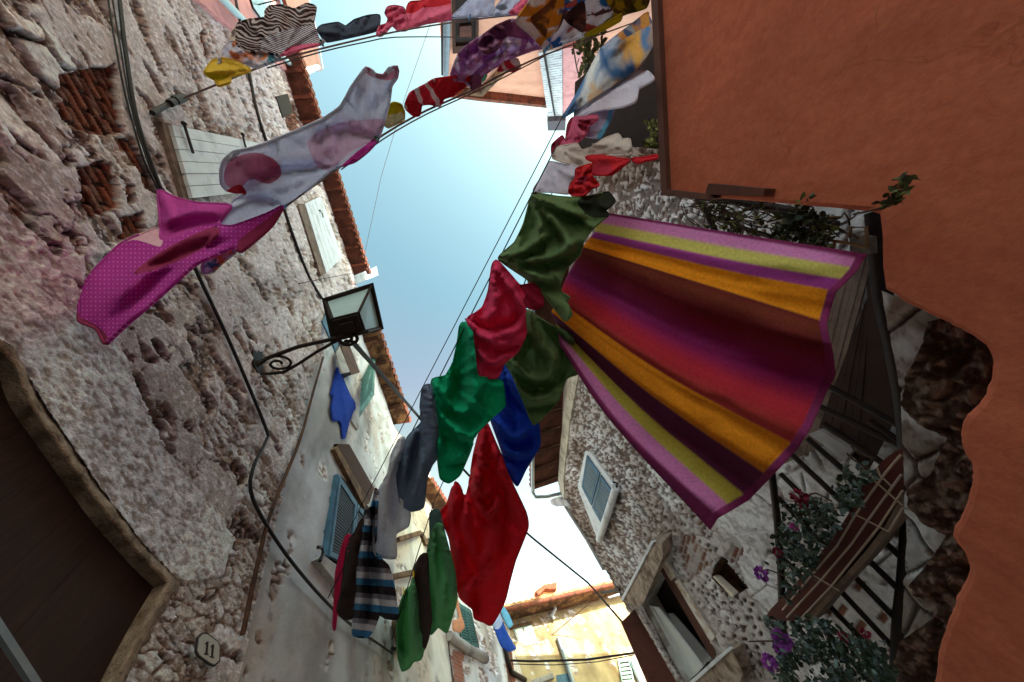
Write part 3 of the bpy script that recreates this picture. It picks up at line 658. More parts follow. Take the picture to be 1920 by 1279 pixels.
# ---------------------------------------------------------------- paler houses behind the washing
house3 = thing('pale_house', 'pale cream house half hidden behind the striped sweater, with brown stone ledges', 'house')
def c1body(g):
    a = np.array([-1.05, 6.2, 0]); b = np.array([-.285, 8.75, 0]); n = -PC1.n
    g.prism([a+n*.05, b+n*.05, b+n*5, a+n*5], (0, 0, 9.4))
relief('wall', PC1, [((737, 800), (806, 880)), ((737, 900), (812, 960)), ((737, 1290), (848, 1290))], 40, 140, fn_plaster(C3(234, 226, 212), C3(200, 190, 178), C3(130, 100, 84), 301), m_plast, house3, body=c1body)
g = G()
for yy in np.arange(0, 1.9, .2):
    a = np.array([-.52+.3*yy, 7.97+yy, 9.5])+PC1.n*.45; g.tube([a, a-PC1.n*2.5+np.array([0, 0, .8])], .1, 6)
rf = obj('roof', g, m_terra, house3)
a = np.array([-.6, 7.7, 9.4]); b = np.array([-.02, 9.63, 9.4]); obj('soffit', G().prism([a, b, b+PC1.n*.42, a+PC1.n*.42], (0, 0, .03)), m_rot, rf)
g = G(); g.pp([(748, 1006), (789, 994), (792, 1001), (750, 1014)], PC1, .12, .2); g.pp([(789, 996), (794, 998), (804, 1018), (800, 1022)], PC1, .08, .14); obj('ledge', g, m_tan, house3)
g = G(); g.pp([(735, 1076), (788, 1065), (790, 1073), (736, 1084)], PC1, .12, .2); obj('ledge', g, m_tan, house3)
g = G(); g.pp([(800, 1010), (806, 1008), (818, 1050), (812, 1052)], PC1, .06, .1); obj('wall_pipe', g, m_rust, house3)

house4 = thing('peeling_house', 'whitish peeling house with a dark green louvred window, behind the green shirts', 'house')
def c2body(g):
    a = np.array([-.285, 8.75, 0]); b = np.array([1.75, 13.08, 0]); n = -PC2.n
    g.prism([a+n*.05, b+n*.05, b+n*5, a+n*5], (0, 0, 7.6))
relief('wall', PC2, [((812, 1010), (938, 1090)), ((830, 1120), (962, 1160)), ((852, 1290), (985, 1290))], 60, 110, fn_plaster(C3(228, 224, 222), C3(190, 184, 182), C3(130, 100, 86), 401, spots=.55), m_plast, house4, body=c2body, zones=[[[(846, 1215), (866, 1222), (874, 1300), (852, 1300)]]])
wn = obj('window', G().pp([(857, 1128), (883, 1144), (899, 1214), (864, 1206)], PC2, .02, .04), m_hole, house4)
for q in ([(859, 1130), (871, 1137), (884, 1209), (866, 1203)], [(872, 1138), (882, 1145), (897, 1213), (885, 1210)]):
    g = G(); frame(g, q, PC2, .06, .2, .03); o = obj('shutter', g, m_green, wn); q = np.array(q, float); c = q.mean(0); g = G(); louvres(g, c+(q-c)*.8, PC2, .05, 11); obj('slats', g, m_green, o)
g = G(); g.tube(PC2.hit([(842, 1192), (880, 1218), (912, 1236)], .08), .09, 8); obj('sill', g, m_grey, wn)
g = G(); g.tube(PC2.hit([(944, 1204), (953, 1240), (958, 1260), (985, 1275)], .08), .06, 8); obj('drainpipe', g, m_iron, house4)
g = G(); g.pp([(946, 1212), (958, 1208), (968, 1290), (956, 1290)], PC2, .03, .04); obj('wall_panel', g, m_terra, house4)

# ---------------------------------------------------------------- sunlit house closing the alley
house5 = thing('sunlit_house', 'cream house closing the far end of the alley with the sun on its upper wall', 'house')
ed = np.array([1, .35, 0])/math.hypot(1, .35)
def dbody(g):
    a = np.array([.2, 12.15, 0]); b = np.array([9, 15.22, 0]); n = -PD.n
    g.prism([a+n*.05, b+n*.05, b+n*5, a+n*5], (0, 0, 7.2))
relief('wall', PD, [((925, 1160), (1190, 1128)), ((925, 1310), (1260, 1310))], 90, 60, fn_plaster(C3(196, 172, 132), C3(166, 142, 108), C3(150, 120, 96), 501, spots=.62), m_plast, house5, body=dbody)
zt = 7.25; g = G()
for k in np.arange(-1.0, 7.2, .24):
    a = np.array([1.5, 12.6, zt+.12])+ed*k+PD.n*.5; g.tube([a, a-PD.n*4.6+np.array([0, 0, 1.9])], .12, 6)
rf = obj('roof', g, mat('pale_tiles', C3(214, 170, 130), col2=C3(170, 112, 80), var=.25, scale=6, bump=.3), house5)
a = np.array([1.5, 12.6, zt])+ed*-1.2; b = a+ed*8.4; obj('soffit', G().prism([a, b, b+PD.n*.5, a+PD.n*.5], (0, 0, .05)), m_rot, rf)
g = G(); a = np.array([1.5, 12.6, zt+.02])+ed*-.4+PD.n*.6; g.tube([a, a+ed*6], .08, 8); obj('gutter', g, m_terra, house5)
g = G(); g.tube(PD.hit([(1038, 1132), (1041, 1142), (1034, 1156), (1040, 1160)], .1), .06, 8); obj('overflow_pipe', g, m_white, house5)
g = G(); g.tube(PD.hit([(1046, 1196), (1060, 1236), (1080, 1300)], .08), .07, 8); obj('drainpipe', g, m_zinc, house5)
wn = obj('window', G().pp([(960, 1176), (996, 1168), (1008, 1205), (984, 1211), (970, 1199)], PD, .03, .04), m_white, house5)
g = G(); g.pp([(964, 1180), (978, 1176), (986, 1204), (975, 1200)], PD, .045, .01); g.pp([(982, 1175), (995, 1172), (1003, 1201), (990, 1205)], PD, .045, .01); obj('pane', g, m_glass, wn)
g = G(); g.pp([(956, 1174), (998, 1164), (999, 1169), (958, 1179)], PD, .08, .08); obj('lintel', g, m_tan, wn)
wn = obj('window', G().pp([(1043, 1266), (1068, 1262), (1074, 1300), (1048, 1300)], PD, .03, .04), m_blue, house5)
g = G(); g.pp([(1000, 1274), (1036, 1262), (1040, 1270), (1002, 1284)], PD, .12, .14); obj('sill', g, m_grey, wn)
wn = obj('window', G().pp([(1158, 1236), (1180, 1233), (1194, 1300), (1170, 1300)], PD, .04, .05), m_hole, house5)
g = G(); frame(g, [(1158, 1236), (1180, 1233), (1194, 1300), (1170, 1300)], PD, .07, .18, .03); louvres(g, [(1160, 1238), (1179, 1235), (1192, 1298), (1171, 1298)], PD, .06, 8); obj('shutter', g, mat('pale_teal', C3(160, 192, 184), var=.15), wn)
g = G(); g.tube(PD.hit([(1187, 1240), (1212, 1300)], .12), .12, 8); obj('drainpipe', g, m_white, house5)
# ruined gable on its roof
g = G(); gp = vplane(1.5, 14.2, 1, .35)
g.pp([(962, 1136), (975, 1120), (1000, 1104), (1040, 1086), (1062, 1100), (1120, 1104), (1150, 1128), (1160, 1150), (960, 1150)], gp, 0, .4)
obj('gable', g, mat('pale_gable', C3(232, 214, 190), col2=C3(200, 160, 120), var=.15, scale=3), house5)
g = G(); g.pp([(1004, 1108), (1020, 1096), (1044, 1092), (1044, 1104), (1022, 1104), (1010, 1116)], gp, .2, .3); obj('dormer', g, m_terra, house5)

# ---------------------------------------------------------------- pink house at the near left top, and the salmon house behind
house6 = thing('pink_house', 'pink house with pale blue pipe in the top left corner above the rubble wall', 'house')
g = G(); poly = [(330, -60), (372, 0), (420, 42), (470, 82), (530, 126), (566, 152), (560, 128), (545, 80), (530, 20), (510, -60)]
g.pp(poly, PL, .1, .3); g.prism([Lw(-7, 6, -.1), Lw(-5.05, 6, -.1), Lw(-5.05, 6, -3), Lw(-7, 6, -3)], (0, 0, 7)); obj('wall', g, m_pink_pl, house6)
g = G(); g.tube(PL.hit([(405, -14), (440, 22), (462, 44), (520, 96), (562, 138)], .2), .055, 8); obj('drainpipe', g, m_ltblue_pipe, house6)
g = G(); g.tube(PL.hit([(563, 138), (596, 126)], .32), .09, 8); obj('gutter', g, m_ltblue_pipe, house6)
wn = obj('window', G().pp([(468, -10), (505, -10), (512, 20), (490, 38), (476, 20)], PL, .13, .03), m_glass, house6)
g = G(); g.tube(PL.hit([(440, -10), (446, 20), (450, 40)], .2), .02, 6); g.tube(PL.hit([(466, -10), (474, 14), (488, 34)], .2), .02, 6); obj('window_bars', g, m_iron, wn)
g = G(); g.pp([(525, -30), (580, -30), (578, 18), (540, 14)], PL, .35, .1); g.pp([(556, 92), (595, 88), (604, 132), (566, 140)], PL, .3, .1); obj('eave', g, m_terra_d, house6)
g = G(); g.tube([PL.at(576, -20, .5), PL.at(594, 60, .5), PL.at(606, 130, .5)], .02, 6); obj('eave_rod', g, m_zinc, house6)

house7 = thing('salmon_house', 'tall salmon plastered house with a brown window closing the alley at the top', 'house')
m_salmon = mat('salmon_plaster', C3(232, 172, 146), col2=C3(220, 158, 134), var=.08, scale=3, bump=.2)
g = G(); poly = [(833, -90), (833, 150), (848, 180), (900, 187), (960, 193), (1026, 200), (1120, 215), (1280, 230), (1280, -90)]
g.pp(poly, PT, 0, 9.0); g.box((3.4, -13.4, 0), (10, -4.53, 13)); obj('wall', g, m_salmon, house7)  # unseen depth and box added to keep the sun out of the alley
g = G(); g.pp([(846, 178), (900, 185), (960, 191), (1026, 198), (1026, 203), (960, 196), (900, 190), (846, 183)], PT, .25, .3); obj('roof_edge', g, m_terra, house7)
wn = obj('window', G().pp([(848, -20), (897, -20), (896, 96), (850, 100)], PT, .03, .03), m_hole, house7)
g = G(); frame(g, [(848, -20), (898, -20), (897, 97), (849, 101)], PT, .1, .22, .1); obj('window_frame', g, m_dark_wood, wn)
obj('shutter', G().pp([(862, 50), (884, 48), (884, 70), (862, 72)], PT, .08, .04), m_terra_d, wn)
g = G(); g.tube(PT.hit([(838, -40), (838, 60), (836, 150)], .15), .09, 8); obj('drainpipe', g, m_zinc, house7)
g = G(); g.tube(PT.hit([(828, -40), (829, 60), (829, 140)], .3), .03, 6); obj('wall_rod', g, m_iron, house7)
g = G(); g.pp([(866, 178), (902, 173), (944, 132), (950, 136), (905, 181), (866, 186)], PT, .2, .15); obj('bracket', g, m_tan, house7)
box = thing('slatted_casing', 'white slatted casing with a black pipe and dark cap on the salmon house', 'casing')
pl = vplane(0, -4.2, 1, 0); q = [(1010, 100), (1054, 91), (1055, 229), (1029, 229)]
g = G(); boards(g, [(1010, 100), (1029, 229), (1055, 229), (1054, 91)], pl, 0, 1, 0, .25); 
for i in range(30):
    a = i/30; l = np.array(q[0])*(1-a)+np.array(q[3])*a; rr = np.array(q[1])*(1-a)+np.array(q[2])*a; g.pp([l, rr, rr+(0, 2.6), l+(0, 2.6)], pl, .015, .015)
obj('slatted_panel', g, m_white, box)
obj('side_panel', G().pp([(1055, 91), (1090, 88), (1094, 150), (1070, 200), (1056, 229)], pl, -.05, .2), m_pink_pl, box)
g = G(); g.tube(pl.hit([(1017, 60), (1020, 96), (1042, 227)], .1), .035, 8); obj('pipe', g, m_iron, box)
g = G(); g.pp([(1026, 228), (1061, 226), (1060, 245), (1027, 245)], pl, .2, .4); obj('cap', g, mat('dark_cap', C3(92, 86, 94), var=.2), box)

ground = obj('ground', G().add([(-150, -150, 0), (150, -150, 0), (150, 150, 0), (-150, 150, 0)], [[0, 1, 2, 3]]), mat('paving', C3(176, 170, 164), col2=C3(150, 142, 136), var=.2, scale=3, bump=.5, bscale=12))
tag(ground, kind='structure')
# ================================================================ stone house on the right
house8 = thing('speckled_stone_house', 'pitted stone and plaster house with a blue shuttered window on the right', 'house')
def fn_right(y, z, zm, uv):
    brick, = zm
    base = mixc(np.tile(C3(234, 228, 226), (len(y), 1)), np.tile(C3(206, 196, 190), (len(y), 1)), ss(.4, .65, fbm(y*1.5, z*1.5, 4, 7)))
    f1, f2, cid = worley((y+.05*vn(y*9, z*9, 2))/.17, z/.075, 13, .95); dens = .5+1.7*(fbm(y*.9, z*.9, 4, 23)-.5)
    up = ss(3.2, 5.6, z)
    pit = ss(.33, .24, f1)*ss(.50-.30*up, .62-.30*up, dens*.55+cid*.45)
    fleck = fbm(y*16, z*11, 4, 37); pit = np.maximum(pit, ss(.555-.055*up, .58-.055*up, fleck)*(.55*up+.30))
    dark = mixc(np.tile(C3(106, 70, 50), (len(y), 1)), np.tile(C3(60, 42, 33), (len(y), 1)), vn(y*5, z*5, 3))
    c = mixc(base, dark, pit*.93); h = .012*fbm(y*7, z*7, 4, 3)-.03*pit+.012*fbm(y*20, z*26, 4, 51)
    st = ss(.44, .62, fbm(y*1.1, z*.45, 4, 61))*(.35+.5*up); c = mixc(c, c*np.array([.50, .40, .33]), st); k1, k2, kid = worley(y/.42+.2*vn(y*6, z*6, 4), z/.24, 27); jn = (1-ss(.02, .07, k2-k1))*ss(.45, .6, fbm(y*1.3, z*1.3, 3, 66)); c = mixc(c, T3(C3(120, 96, 80), y), jn*.7); h = h-.02*jn+.02*(np.mod(kid*13, 1)-.5)*ss(.4, .6, fbm(y*1.3, z*1.3, 3, 66))
    bz = np.floor(z/.075); by = y/.26+.5*np.mod(bz, 2); fy = np.abs(by-np.floor(by)-.5)*2; fz = np.abs(z/.075-bz-.5)*2
    bm = (1-ss(.8, .95, fy))*(1-ss(.55, .85, fz))*ss(.3, .5, hsh(np.floor(by), bz, 3))
    c = mixc(c, mixc(np.tile(C3(196, 184, 178), (len(y), 1)), np.tile(C3(136, 90, 70), (len(y), 1)), bm), brick); h = h*(1-brick)+(-.02-.02*bm)*brick
    return h, c*np.array([.93, .97, 1.03])
def bodyR(g):
    g.box((4.5, -.8, 0), (9, 8.95, 8.5)); g.box((4.06, 8.7, 0), (4.5, 8.95, 8.5)); g.box((4.06, -.8, 7.4), (4.5, 8.7, 8.5))
Zb = [[(1265, 1010), (1300, 1000), (1340, 1050), (1320, 1070), (1290, 1090)], [(1372, 1020), (1395, 1030), (1380, 1060), (1358, 1050)], [(1545, 1150), (1580, 1100), (1620, 1090), (1650, 1130), (1700, 1230), (1660, 1240), (1600, 1190)]]
W_WIN = [(1204, 1130), (1244, 1046), (1262, 1076), (1345, 1226), (1288, 1285), (1262, 1240)]
NICHE = [(1335, 1080), (1342, 1062), (1354, 1044), (1370, 1064), (1401, 1102), (1374, 1120), (1352, 1100)]
relief('wall', PR, [((1108, 268), (1262, 282)), ((1072, 620), (1640, 350)), ((1048, 880), (1790, 560)), ((1060, 945), (1820, 780)), ((1160, 1112), (1830, 1100)), ((1262, 1310), (1840, 1310))], 260, 400, fn_right, mat('pitted_wall', None, attr=True, var=.2, scale=22, bump=.5, bscale=60, bdist=.015, rough=.95, spec=.12), house8, holes=[W_WIN, NICHE], zones=[Zb], body=bodyR)
# quoin strip and eave
g = G(); g.pp([(1065, 690), (1086, 694), (1068, 790), (1056, 900), (1058, 940), (1046, 905), (1050, 840)], PR, .05, .1); obj('corner_render', g, mat('cream_render', C3(214, 206, 192), col2=C3(176, 164, 150), var=.2, scale=7, bump=.4), house8)
g = G()
for yy in np.arange(.4, 8.6, .22):
    g.tube([(3.05, yy, 8.7), (6.5, yy, 9.8)], .11, 6)
rf = obj('roof', g, m_terra, house8)
obj('soffit', G().box((3.12, .3, 8.58), (4.1, 8.62, 8.61)), m_terra_d, rf)
for yy in np.arange(.6, 8.6, .7): obj('rafter', G().box((3.14, yy, 8.5), (4.02, yy+.09, 8.578)), m_dark_wood, rf)
g = G(); zg = 8.56; g.tube([(3.06, .2, zg), (3.06, 8.7, zg)], .07, 8); g.tube([(3.06, 8.7, zg-.02), (3.1, 8.78, zg-.15), (3.5, 8.86, zg-.22), (4.06, 8.9, zg-.25)], .055, 8); obj('gutter', g, m_zinc, house8)
g = G(); g.pp([(1031, 938), (1040, 933), (1062, 938), (1070, 948), (1045, 950), (1034, 946)], PR, .06, .5); obj('corbel', g, m_grey, house8)
# edge pipe along the far corner
g = G(); g.tube(PR.hit([(1060, 950), (1100, 1012), (1132, 1068)], .03), .05, 8); obj('corner_pipe', g, m_grey, house8)
# blue shuttered window with white surround
wn = obj('window', G().pp([(1097, 846), (1107, 848), (1157, 918), (1128, 1012), (1119, 1009), (1083, 914)], PR, .05, .08), m_white, house8)
for q in ([(1100, 854), (1124, 888), (1108, 948), (1090, 913)], [(1126, 891), (1147, 922), (1127, 982), (1110, 952)]):
    g = G(); frame(g, q, PR, .085, .2, .03); o = obj('shutter', g, m_blue, wn)
    q = np.array(q, float); c = q.mean(0); I = c+(q-c)*.8; obj('panel', G().pp(I, PR, .056, .01), m_hole, o)
    g = G(); I2 = I[[0, 1, 2, 3]]; louvres(g, [I2[0], I2[3], I2[2], I2[1]], PR, .08, 10, fill=.45); obj('slats', g, mat('slat_blue_grey', C3(150, 172, 186), var=.1), o)
g = G(); g.tube(PR.hit([(1155, 914), (1140, 962), (1123, 1012)], .12), .09, 8); obj('sill', g, m_white, wn)
g = G(); g.tube(PR.hit([(1150, 904), (1157, 906), (1156, 914)], .1), .025, 6); g.tube(PR.hit([(1120, 1006), (1120, 1014)], .1), .025, 6); obj('shutter_stop', g, m_iron, wn)
m_hood = mat('weathered_stone', C3(168, 150, 136), col2=C3(104, 84, 70), var=.35, scale=9, bump=.6, bscale=30, bdist=.02)
# big lower window with hood, pale inside, brown frame
wn = obj('window', G().pp([(1196, 1136), (1244, 1040), (1268, 1080), (1352, 1230), (1290, 1292), (1255, 1240)], PR, -.42, .03), m_hole, house8)
g = G(); fr = PR.hit(W_WIN, .02); bk = fr-PR.n*.42
for i in range(len(W_WIN)): g.add([fr[i], fr[(i+1) % len(fr)], bk[(i+1) % len(fr)], bk[i]], [[0, 1, 2, 3]])
obj('reveal', g, mat('white_reveal', C3(206, 204, 200), col2=C3(160, 146, 132), var=.15, scale=6, bump=.3), wn)
obj('blind', G().pp([(1207, 1133), (1238, 1140), (1322, 1246), (1306, 1264), (1285, 1280), (1262, 1232)], PR, -.10, .03), mat('pale_board', C3(232, 240, 240), var=.06, scale=4, bump=.1), wn)
g = G(); g.tube(PR.hit([(1236, 1138), (1318, 1248)], -.085), .025, 6); g.tube(PR.hit([(1224, 1140), (1298, 1264)], -.085), .018, 6); obj('blind_bar', g, m_white, wn)
obj('pane', G().pp([(1252, 1150), (1262, 1150), (1336, 1236), (1318, 1246), (1270, 1182)], PR, -.09, .02), mat('grey_glass', C3(120, 124, 128), var=.05, bump=.02, rough=.15, spec=.6), wn)
g = G(); g.pp([(1222, 1044), (1230, 1040), (1264, 1092), (1348, 1226), (1336, 1238), (1256, 1100)], PR, -.02, .07); obj('window_frame', g, mat('brown_paint', C3(84, 52, 44), var=.15, bump=.15), wn)
g = G(); g.pp([(1264, 1090), (1272, 1086), (1340, 1194), (1332, 1204)], PR, .05, .1); g.pp([(1234, 1048), (1244, 1040), (1266, 1080), (1258, 1090)], PR, .045, .1); obj('jamb', g, mat('jamb_white', C3(216, 210, 204), col2=C3(168, 140, 118), var=.15, scale=8), wn)
g = G(); g.prism(PR.hit([(1166, 1123), (1222, 1017), (1240, 1020), (1244, 1042), (1206, 1132), (1190, 1138)], .34), (.34, 0, .10)); obj('hood', g, m_hood, wn)
g = G(); g.pp([(1164, 1123), (1221, 1015), (1225, 1017), (1168, 1126)], PR, .36, .08); obj('hood_edge', g, m_white, wn)
g = G(); g.pp([(1288, 1284), (1366, 1216), (1374, 1219), (1392, 1262), (1384, 1300), (1290, 1300)], PR, .22, .3); obj('sill', g, m_hood, wn)
g = G(); g.pp([(1286, 1284), (1366, 1214), (1371, 1218), (1290, 1290)], PR, .25, .05); obj('sill_edge', g, m_white, wn)
# open brown shutter
sh = G(); A = PR.at(1191, 1144, .06); B = PR.at(1276, 1284, .06)
q = [(1167, 1166), (1190, 1143), (1268, 1268), (1222, 1292)]
P = [PR.at(1167, 1166, .75), PR.at(1190, 1143, .08), PR.at(1272, 1284, .08), PR.at(1222, 1292, .75)]
nrm = np.cross(np.array(P[1])-P[0], np.array(P[3])-P[0]); nrm /= np.linalg.norm(nrm)
if nrm @ (O-P[0]) > 0: nrm = -nrm
P = np.array(P)
for i in range(5):
    a = (i+.015)/5; b = (i+.95)/5; sh.prism([P[0]*(1-a)+P[3]*a, P[1]*(1-a)+P[2]*a, P[1]*(1-b)+P[2]*b, P[0]*(1-b)+P[3]*b], nrm*.04)
sh.prism(P+nrm*.015, nrm*.02)
obj('shutter', sh, mat('brown_shutter', C3(126, 76, 64), var=.15, scale=9, bump=.2), wn)
# niche with pale ledge
g = G(); fr = PR.hit(NICHE, 0.0); bk = fr-PR.n*.3
for i in range(len(NICHE)): g.add([fr[i], fr[(i+1) % len(fr)], bk[(i+1) % len(fr)], bk[i]], [[0, 1, 2, 3]])
g.add(bk, [list(range(len(bk)))]); nc = obj('niche', g, m_tan, house8)
g = G(); g.pp([(1336, 1081), (1343, 1084), (1377, 1116), (1373, 1121)], PR, .02, .1); obj('niche_ledge', g, mat('ledge_white', C3(220, 208, 188), var=.1), nc)
g = G(); g.tube([PR.at(1128, 1112, 0), PR.at(1162, 1106, .35)], .035, 7); obj('wall_bar', g, m_iron, house8)

# ================================================================ shaded gap behind the orange one: shade painted as a near-black house
house9 = thing('shaded_gap_house', 'house front painted near black for the shaded gap between the salmon house and the speckled stone house', 'house')
g = G(); g.box((4.3, -2.85, 0), (9, -.82, 9.0)); obj('wall', g, mat('painted_shade_stucco', C3(38, 27, 23), var=.2, scale=4), house9)

# ================================================================ orange house on the right foreground
house10 = thing('orange_house', 'orange plastered house wall filling the upper right corner, with a wavy broken plaster edge', 'house')
E = [(1655, 545), (1700, 572), (1744, 595), (1800, 620), (1840, 645), (1857, 684), (1846, 735), (1820, 768), (1800, 794), (1797, 815), (1802, 845), (1815, 864), (1818, 890), (1812, 925), (1796, 975), (1780, 1002), (1796, 1026), (1808, 1048), (1813, 1072), (1796, 1112), (1782, 1141), (1761, 1205), (1750, 1279), (1738, 1380)]
Es = open_smooth(E, 7); kk = np.arange(len(Es)); Es = [tuple(p) for p in Es+np.column_stack([fbm(kk*.4, kk*0., 3, 7)-.5, fbm(kk*.4, kk*0., 3, 17)-.5])*8+np.column_stack([hsh(kk, kk*0, 3)-.5, hsh(kk, kk*0, 4)-.5])*1.5]
OR = [(1218, -140), (1224, 0), (1236, 200), (1242, 364), (1400, 376), (1560, 390), (1630, 397), (1645, 402), (1649, 440), (1650, 500)]+Es+[(1735, 1420), (2300, 1420), (2300, -140)]
m_orange = mat('orange_plaster', C3(196, 108, 80), col2=C3(186, 98, 72), var=.10, scale=34, bump=.4, bscale=60, bdist=.009, rough=.95, stain=.2, spec=.1, thr=(.4, .65))
fo = PO.hit(OR, 0); g = G(); n = len(OR)
ins = PO.n*0.0; c0 = fo.mean(0)
# rounded arris: front face, a bevel row, and the thickness of the wall
def inset(P, d):
    out = []
    for i in range(len(P)):
        a = P[i-1]; b = P[i]; c = P[(i+1) % len(P)]; e1 = b-a; e2 = c-b
        n1 = np.cross(e1, PO.n); n2 = np.cross(e2, PO.n); m_ = n1/(np.linalg.norm(n1)+1e-9)+n2/(np.linalg.norm(n2)+1e-9); out.append(b-m_/(np.linalg.norm(m_)+1e-9)*d)
    return np.array(out)
sgn = 1
test = inset(fo, .03); 
uvt = proj(test); 
if not pip(OR, uvt[len(uvt)//2:len(uvt)//2+1])[0]: sgn = -1
f0 = inset(fo, .022*sgn); f1 = inset(fo, .008*sgn)-PO.n*.007; f2 = fo-PO.n*.03; f3 = fo-PO.n*.34
g.add(f0, [list(range(n))]); base = len(g.v)
for A_, B_ in ((f0, f1), (f1, f2), (f2, f3)):
    for i in range(n): g.add([A_[i], A_[(i+1) % n], B_[(i+1) % n], B_[i]], [[0, 1, 2, 3]], 0, True)
obj('wall', g, m_orange, house10)
g = G(); g.box((2.26, -6, 0), (2.5, -1.2, 3.2)); obj('wall_core', g, m_orange, house10)
g = G(); g.pp([(1213, -140), (1226, -140), (1250, 358), (1240, 366)], PO, .05, .12); g.pp([(1236, 366), (1246, 355), (1330, 364), (1340, 371), (1330, 375)], PO, .052, .12); obj('edge_trim', g, mat('trim_brown', C3(98, 62, 52), var=.2, bump=.2), house10)
g = G(); g.pp([(1328, 344), (1434, 354), (1430, 368), (1322, 364)], PO, .10, .3); obj('ledge', g, m_terra_d, house10)
# rubble core of the broken wall, dark and lumpy
ROCK = [(1690, 555), (1760, 590), (1840, 625), (1880, 690), (1870, 760), (1840, 830), (1845, 880), (1830, 950), (1810, 1000), (1830, 1060), (1810, 1120), (1800, 1200), (1780, 1320), (1640, 1320), (1700, 1215), (1712, 1180), (1768, 1125), (1716, 1082), (1790, 1000), (1706, 950), (1792, 820), (1700, 780)]
def fn_rock(y, z, zm, uv):
    f1, f2, cid = worley(y/.13, z/.11, 5); e = ss(.02, .3, f2-f1); h = .02*e+.11*fbm(y*12, z*14, 6, 3)+.02*fbm(y*60, z*60, 3, 8)
    c = mixc(np.tile(C3(62, 44, 34), (len(y), 1)), T3(C3(132, 110, 96), y), .75*(.4+.6*e)*ss(.46, .66, fbm(y*26, z*30, 5, 9)))
    return h*.8, c*1.25
PRK = vplane(2.58, 0, 0, 1)
ZL = [(1750, 601), (1738, 650), (1704, 719), (1701, 754), (1727, 783), (1784, 817), (1776, 835), (1750, 887), (1712, 910), (1715, 945), (1750, 979), (1779, 1000), (1764, 1031), (1715, 1089), (1721, 1109), (1764, 1130), (1756, 1153), (1698, 1193), (1689, 1234), (1698, 1310)]
ZR = [(1790, 590), (1900, 620), (1910, 690), (1910, 740), (1900, 780), (1890, 815), (1885, 835), (1885, 880), (1885, 905), (1880, 940), (1875, 975), (1870, 1000), (1870, 1031), (1870, 1085), (1870, 1105), (1860, 1128), (1850, 1153), (1840, 1190), (1830, 1230), (1820, 1310)]
relief('rubble_core', PRK, list(zip(ZL, ZR)), 70, 240, fn_rock, m_wall, house10)

# ================================================================ flat grey wall behind it
def fn_slab(y, z, zm, uv):
    f1, f2, ci = worley((y+.04*vn(y*9, z*9, 3))/.46, z/.30, 61, .8); j = 1-ss(.02, .06, f2-f1); n = fbm(y*5, z*5, 6, 65)
    c = mixc(T3(C3(196, 194, 194), y), T3(C3(150, 138, 128), y), ss(.42, .6, n)); c = c*(.8+.35*ci)[:, None]; c = mixc(c, T3(C3(96, 80, 70), y), .8*j); c = mixc(c, T3(C3(112, 92, 78), y), .7*ss(.6, .66, fbm(y*18, z*18, 4, 67)))
    return .03*(fbm(y*14, z*14, 5, 69)-.5)-.03*j+.02*ci, c
steps = thing('grey_stair_wall', 'grey stone wall showing in wedges between the iron railing and the dark rubble', 'wall')
relief('wall', vplane(2.9, 0, 0, 1), [((1655, 545), (1800, 600)), ((1690, 740), (1860, 740)), ((1700, 1000), (1850, 1000)), ((1686, 1310), (1830, 1310))], 50, 160, fn_slab, m_plast, steps)

# ================================================================ door and dark stair side behind the towel
sd_ = thing('plank_door', 'weathered grey plank door behind the hem of the striped towel', 'door')
pd_ = vplane(3.85, 0, 0, 1); g = G(); boards(g, [(1640, 470), (1540, 838), (1470, 870), (1545, 480)], pd_, 0, 7, .05); obj('planks', g, mat('grey_planks', C3(128, 108, 98), col2=C3(94, 74, 66), var=.2, scale=6, bump=.4, bscale=30), sd_)
obj('door_bar', G().pp([(1576, 690), (1600, 672), (1602, 677), (1578, 696)], pd_, .05, .05), m_iron, sd_)
st_ = thing('stair_side', 'dark brown timber side of the outside stair behind the iron railing', 'stair')
ps = vplane(3.75, 0, 0, 1); g = G(); boards(g, [(1625, 520), (1668, 560), (1700, 740), (1628, 880)], ps, 0, 1, 0); boards(g, [(1640, 520), (1625, 880), (1535, 800), (1610, 600)], ps, -.02, 5, .06); obj('boards', g, mat('stair_timber', C3(60, 42, 36), var=.25, scale=5, bump=.3), st_)
g = G(); g.pp([(1516, 814), (1536, 806), (1598, 846), (1584, 866)], ps, .05, .2); obj('lintel', g, m_grey, st_)

# ================================================================ iron railing
rail = thing('iron_railing', 'black iron stair railing with slanting bars at the lower right', 'railing')
g = G(); g.tube(PB.hit(open_smooth([(1640, 398), (1646, 470), (1656, 560), (1676, 650), (1693, 740), (1702, 830), (1706, 920), (1706, 1000), (1700, 1090), (1690, 1180), (1684, 1310)], 15)), .058, 8); obj('lower_rail', g, m_iron, rail)
g = G(); g.tube(PB.hit([(1446, 880), (1456, 960), (1464, 1060), (1468, 1180), (1470, 1300)]), .035, 8); obj('upper_rail', g, m_iron, rail)
for a, b in (((1490, 740), (1690, 836)), ((1510, 700), (1690, 800)), ((1630, 788), (1693, 833)), ((1543, 794), (1700, 898)), ((1513, 822), (1703, 985)), ((1484, 852), (1703, 1058)), ((1463, 888), (1697, 1117)), ((1458, 932), (1689, 1170)), ((1462, 985), (1682, 1222)), ((1462, 1040), (1624, 1207)), ((1466, 1085), (1640, 1290)), ((1466, 1140), (1590, 1290))):
    g = G(); P = PB.hit([a, b], -.01); g.tube(P, .026, 6); obj('baluster', g, m_iron, rail)
# angled iron straps near the steps
g = G(); g.tube(PB.hit([(1712, 846), (1726, 828), (1716, 868)], .05), .012, 5); g.tube(PB.hit([(1716, 845), (1748, 884)], .05), .012, 5); g.tube(PB.hit([(1712, 886), (1736, 866), (1752, 862)], .05), .012, 5); obj('loose_strap', g, m_iron, rail)

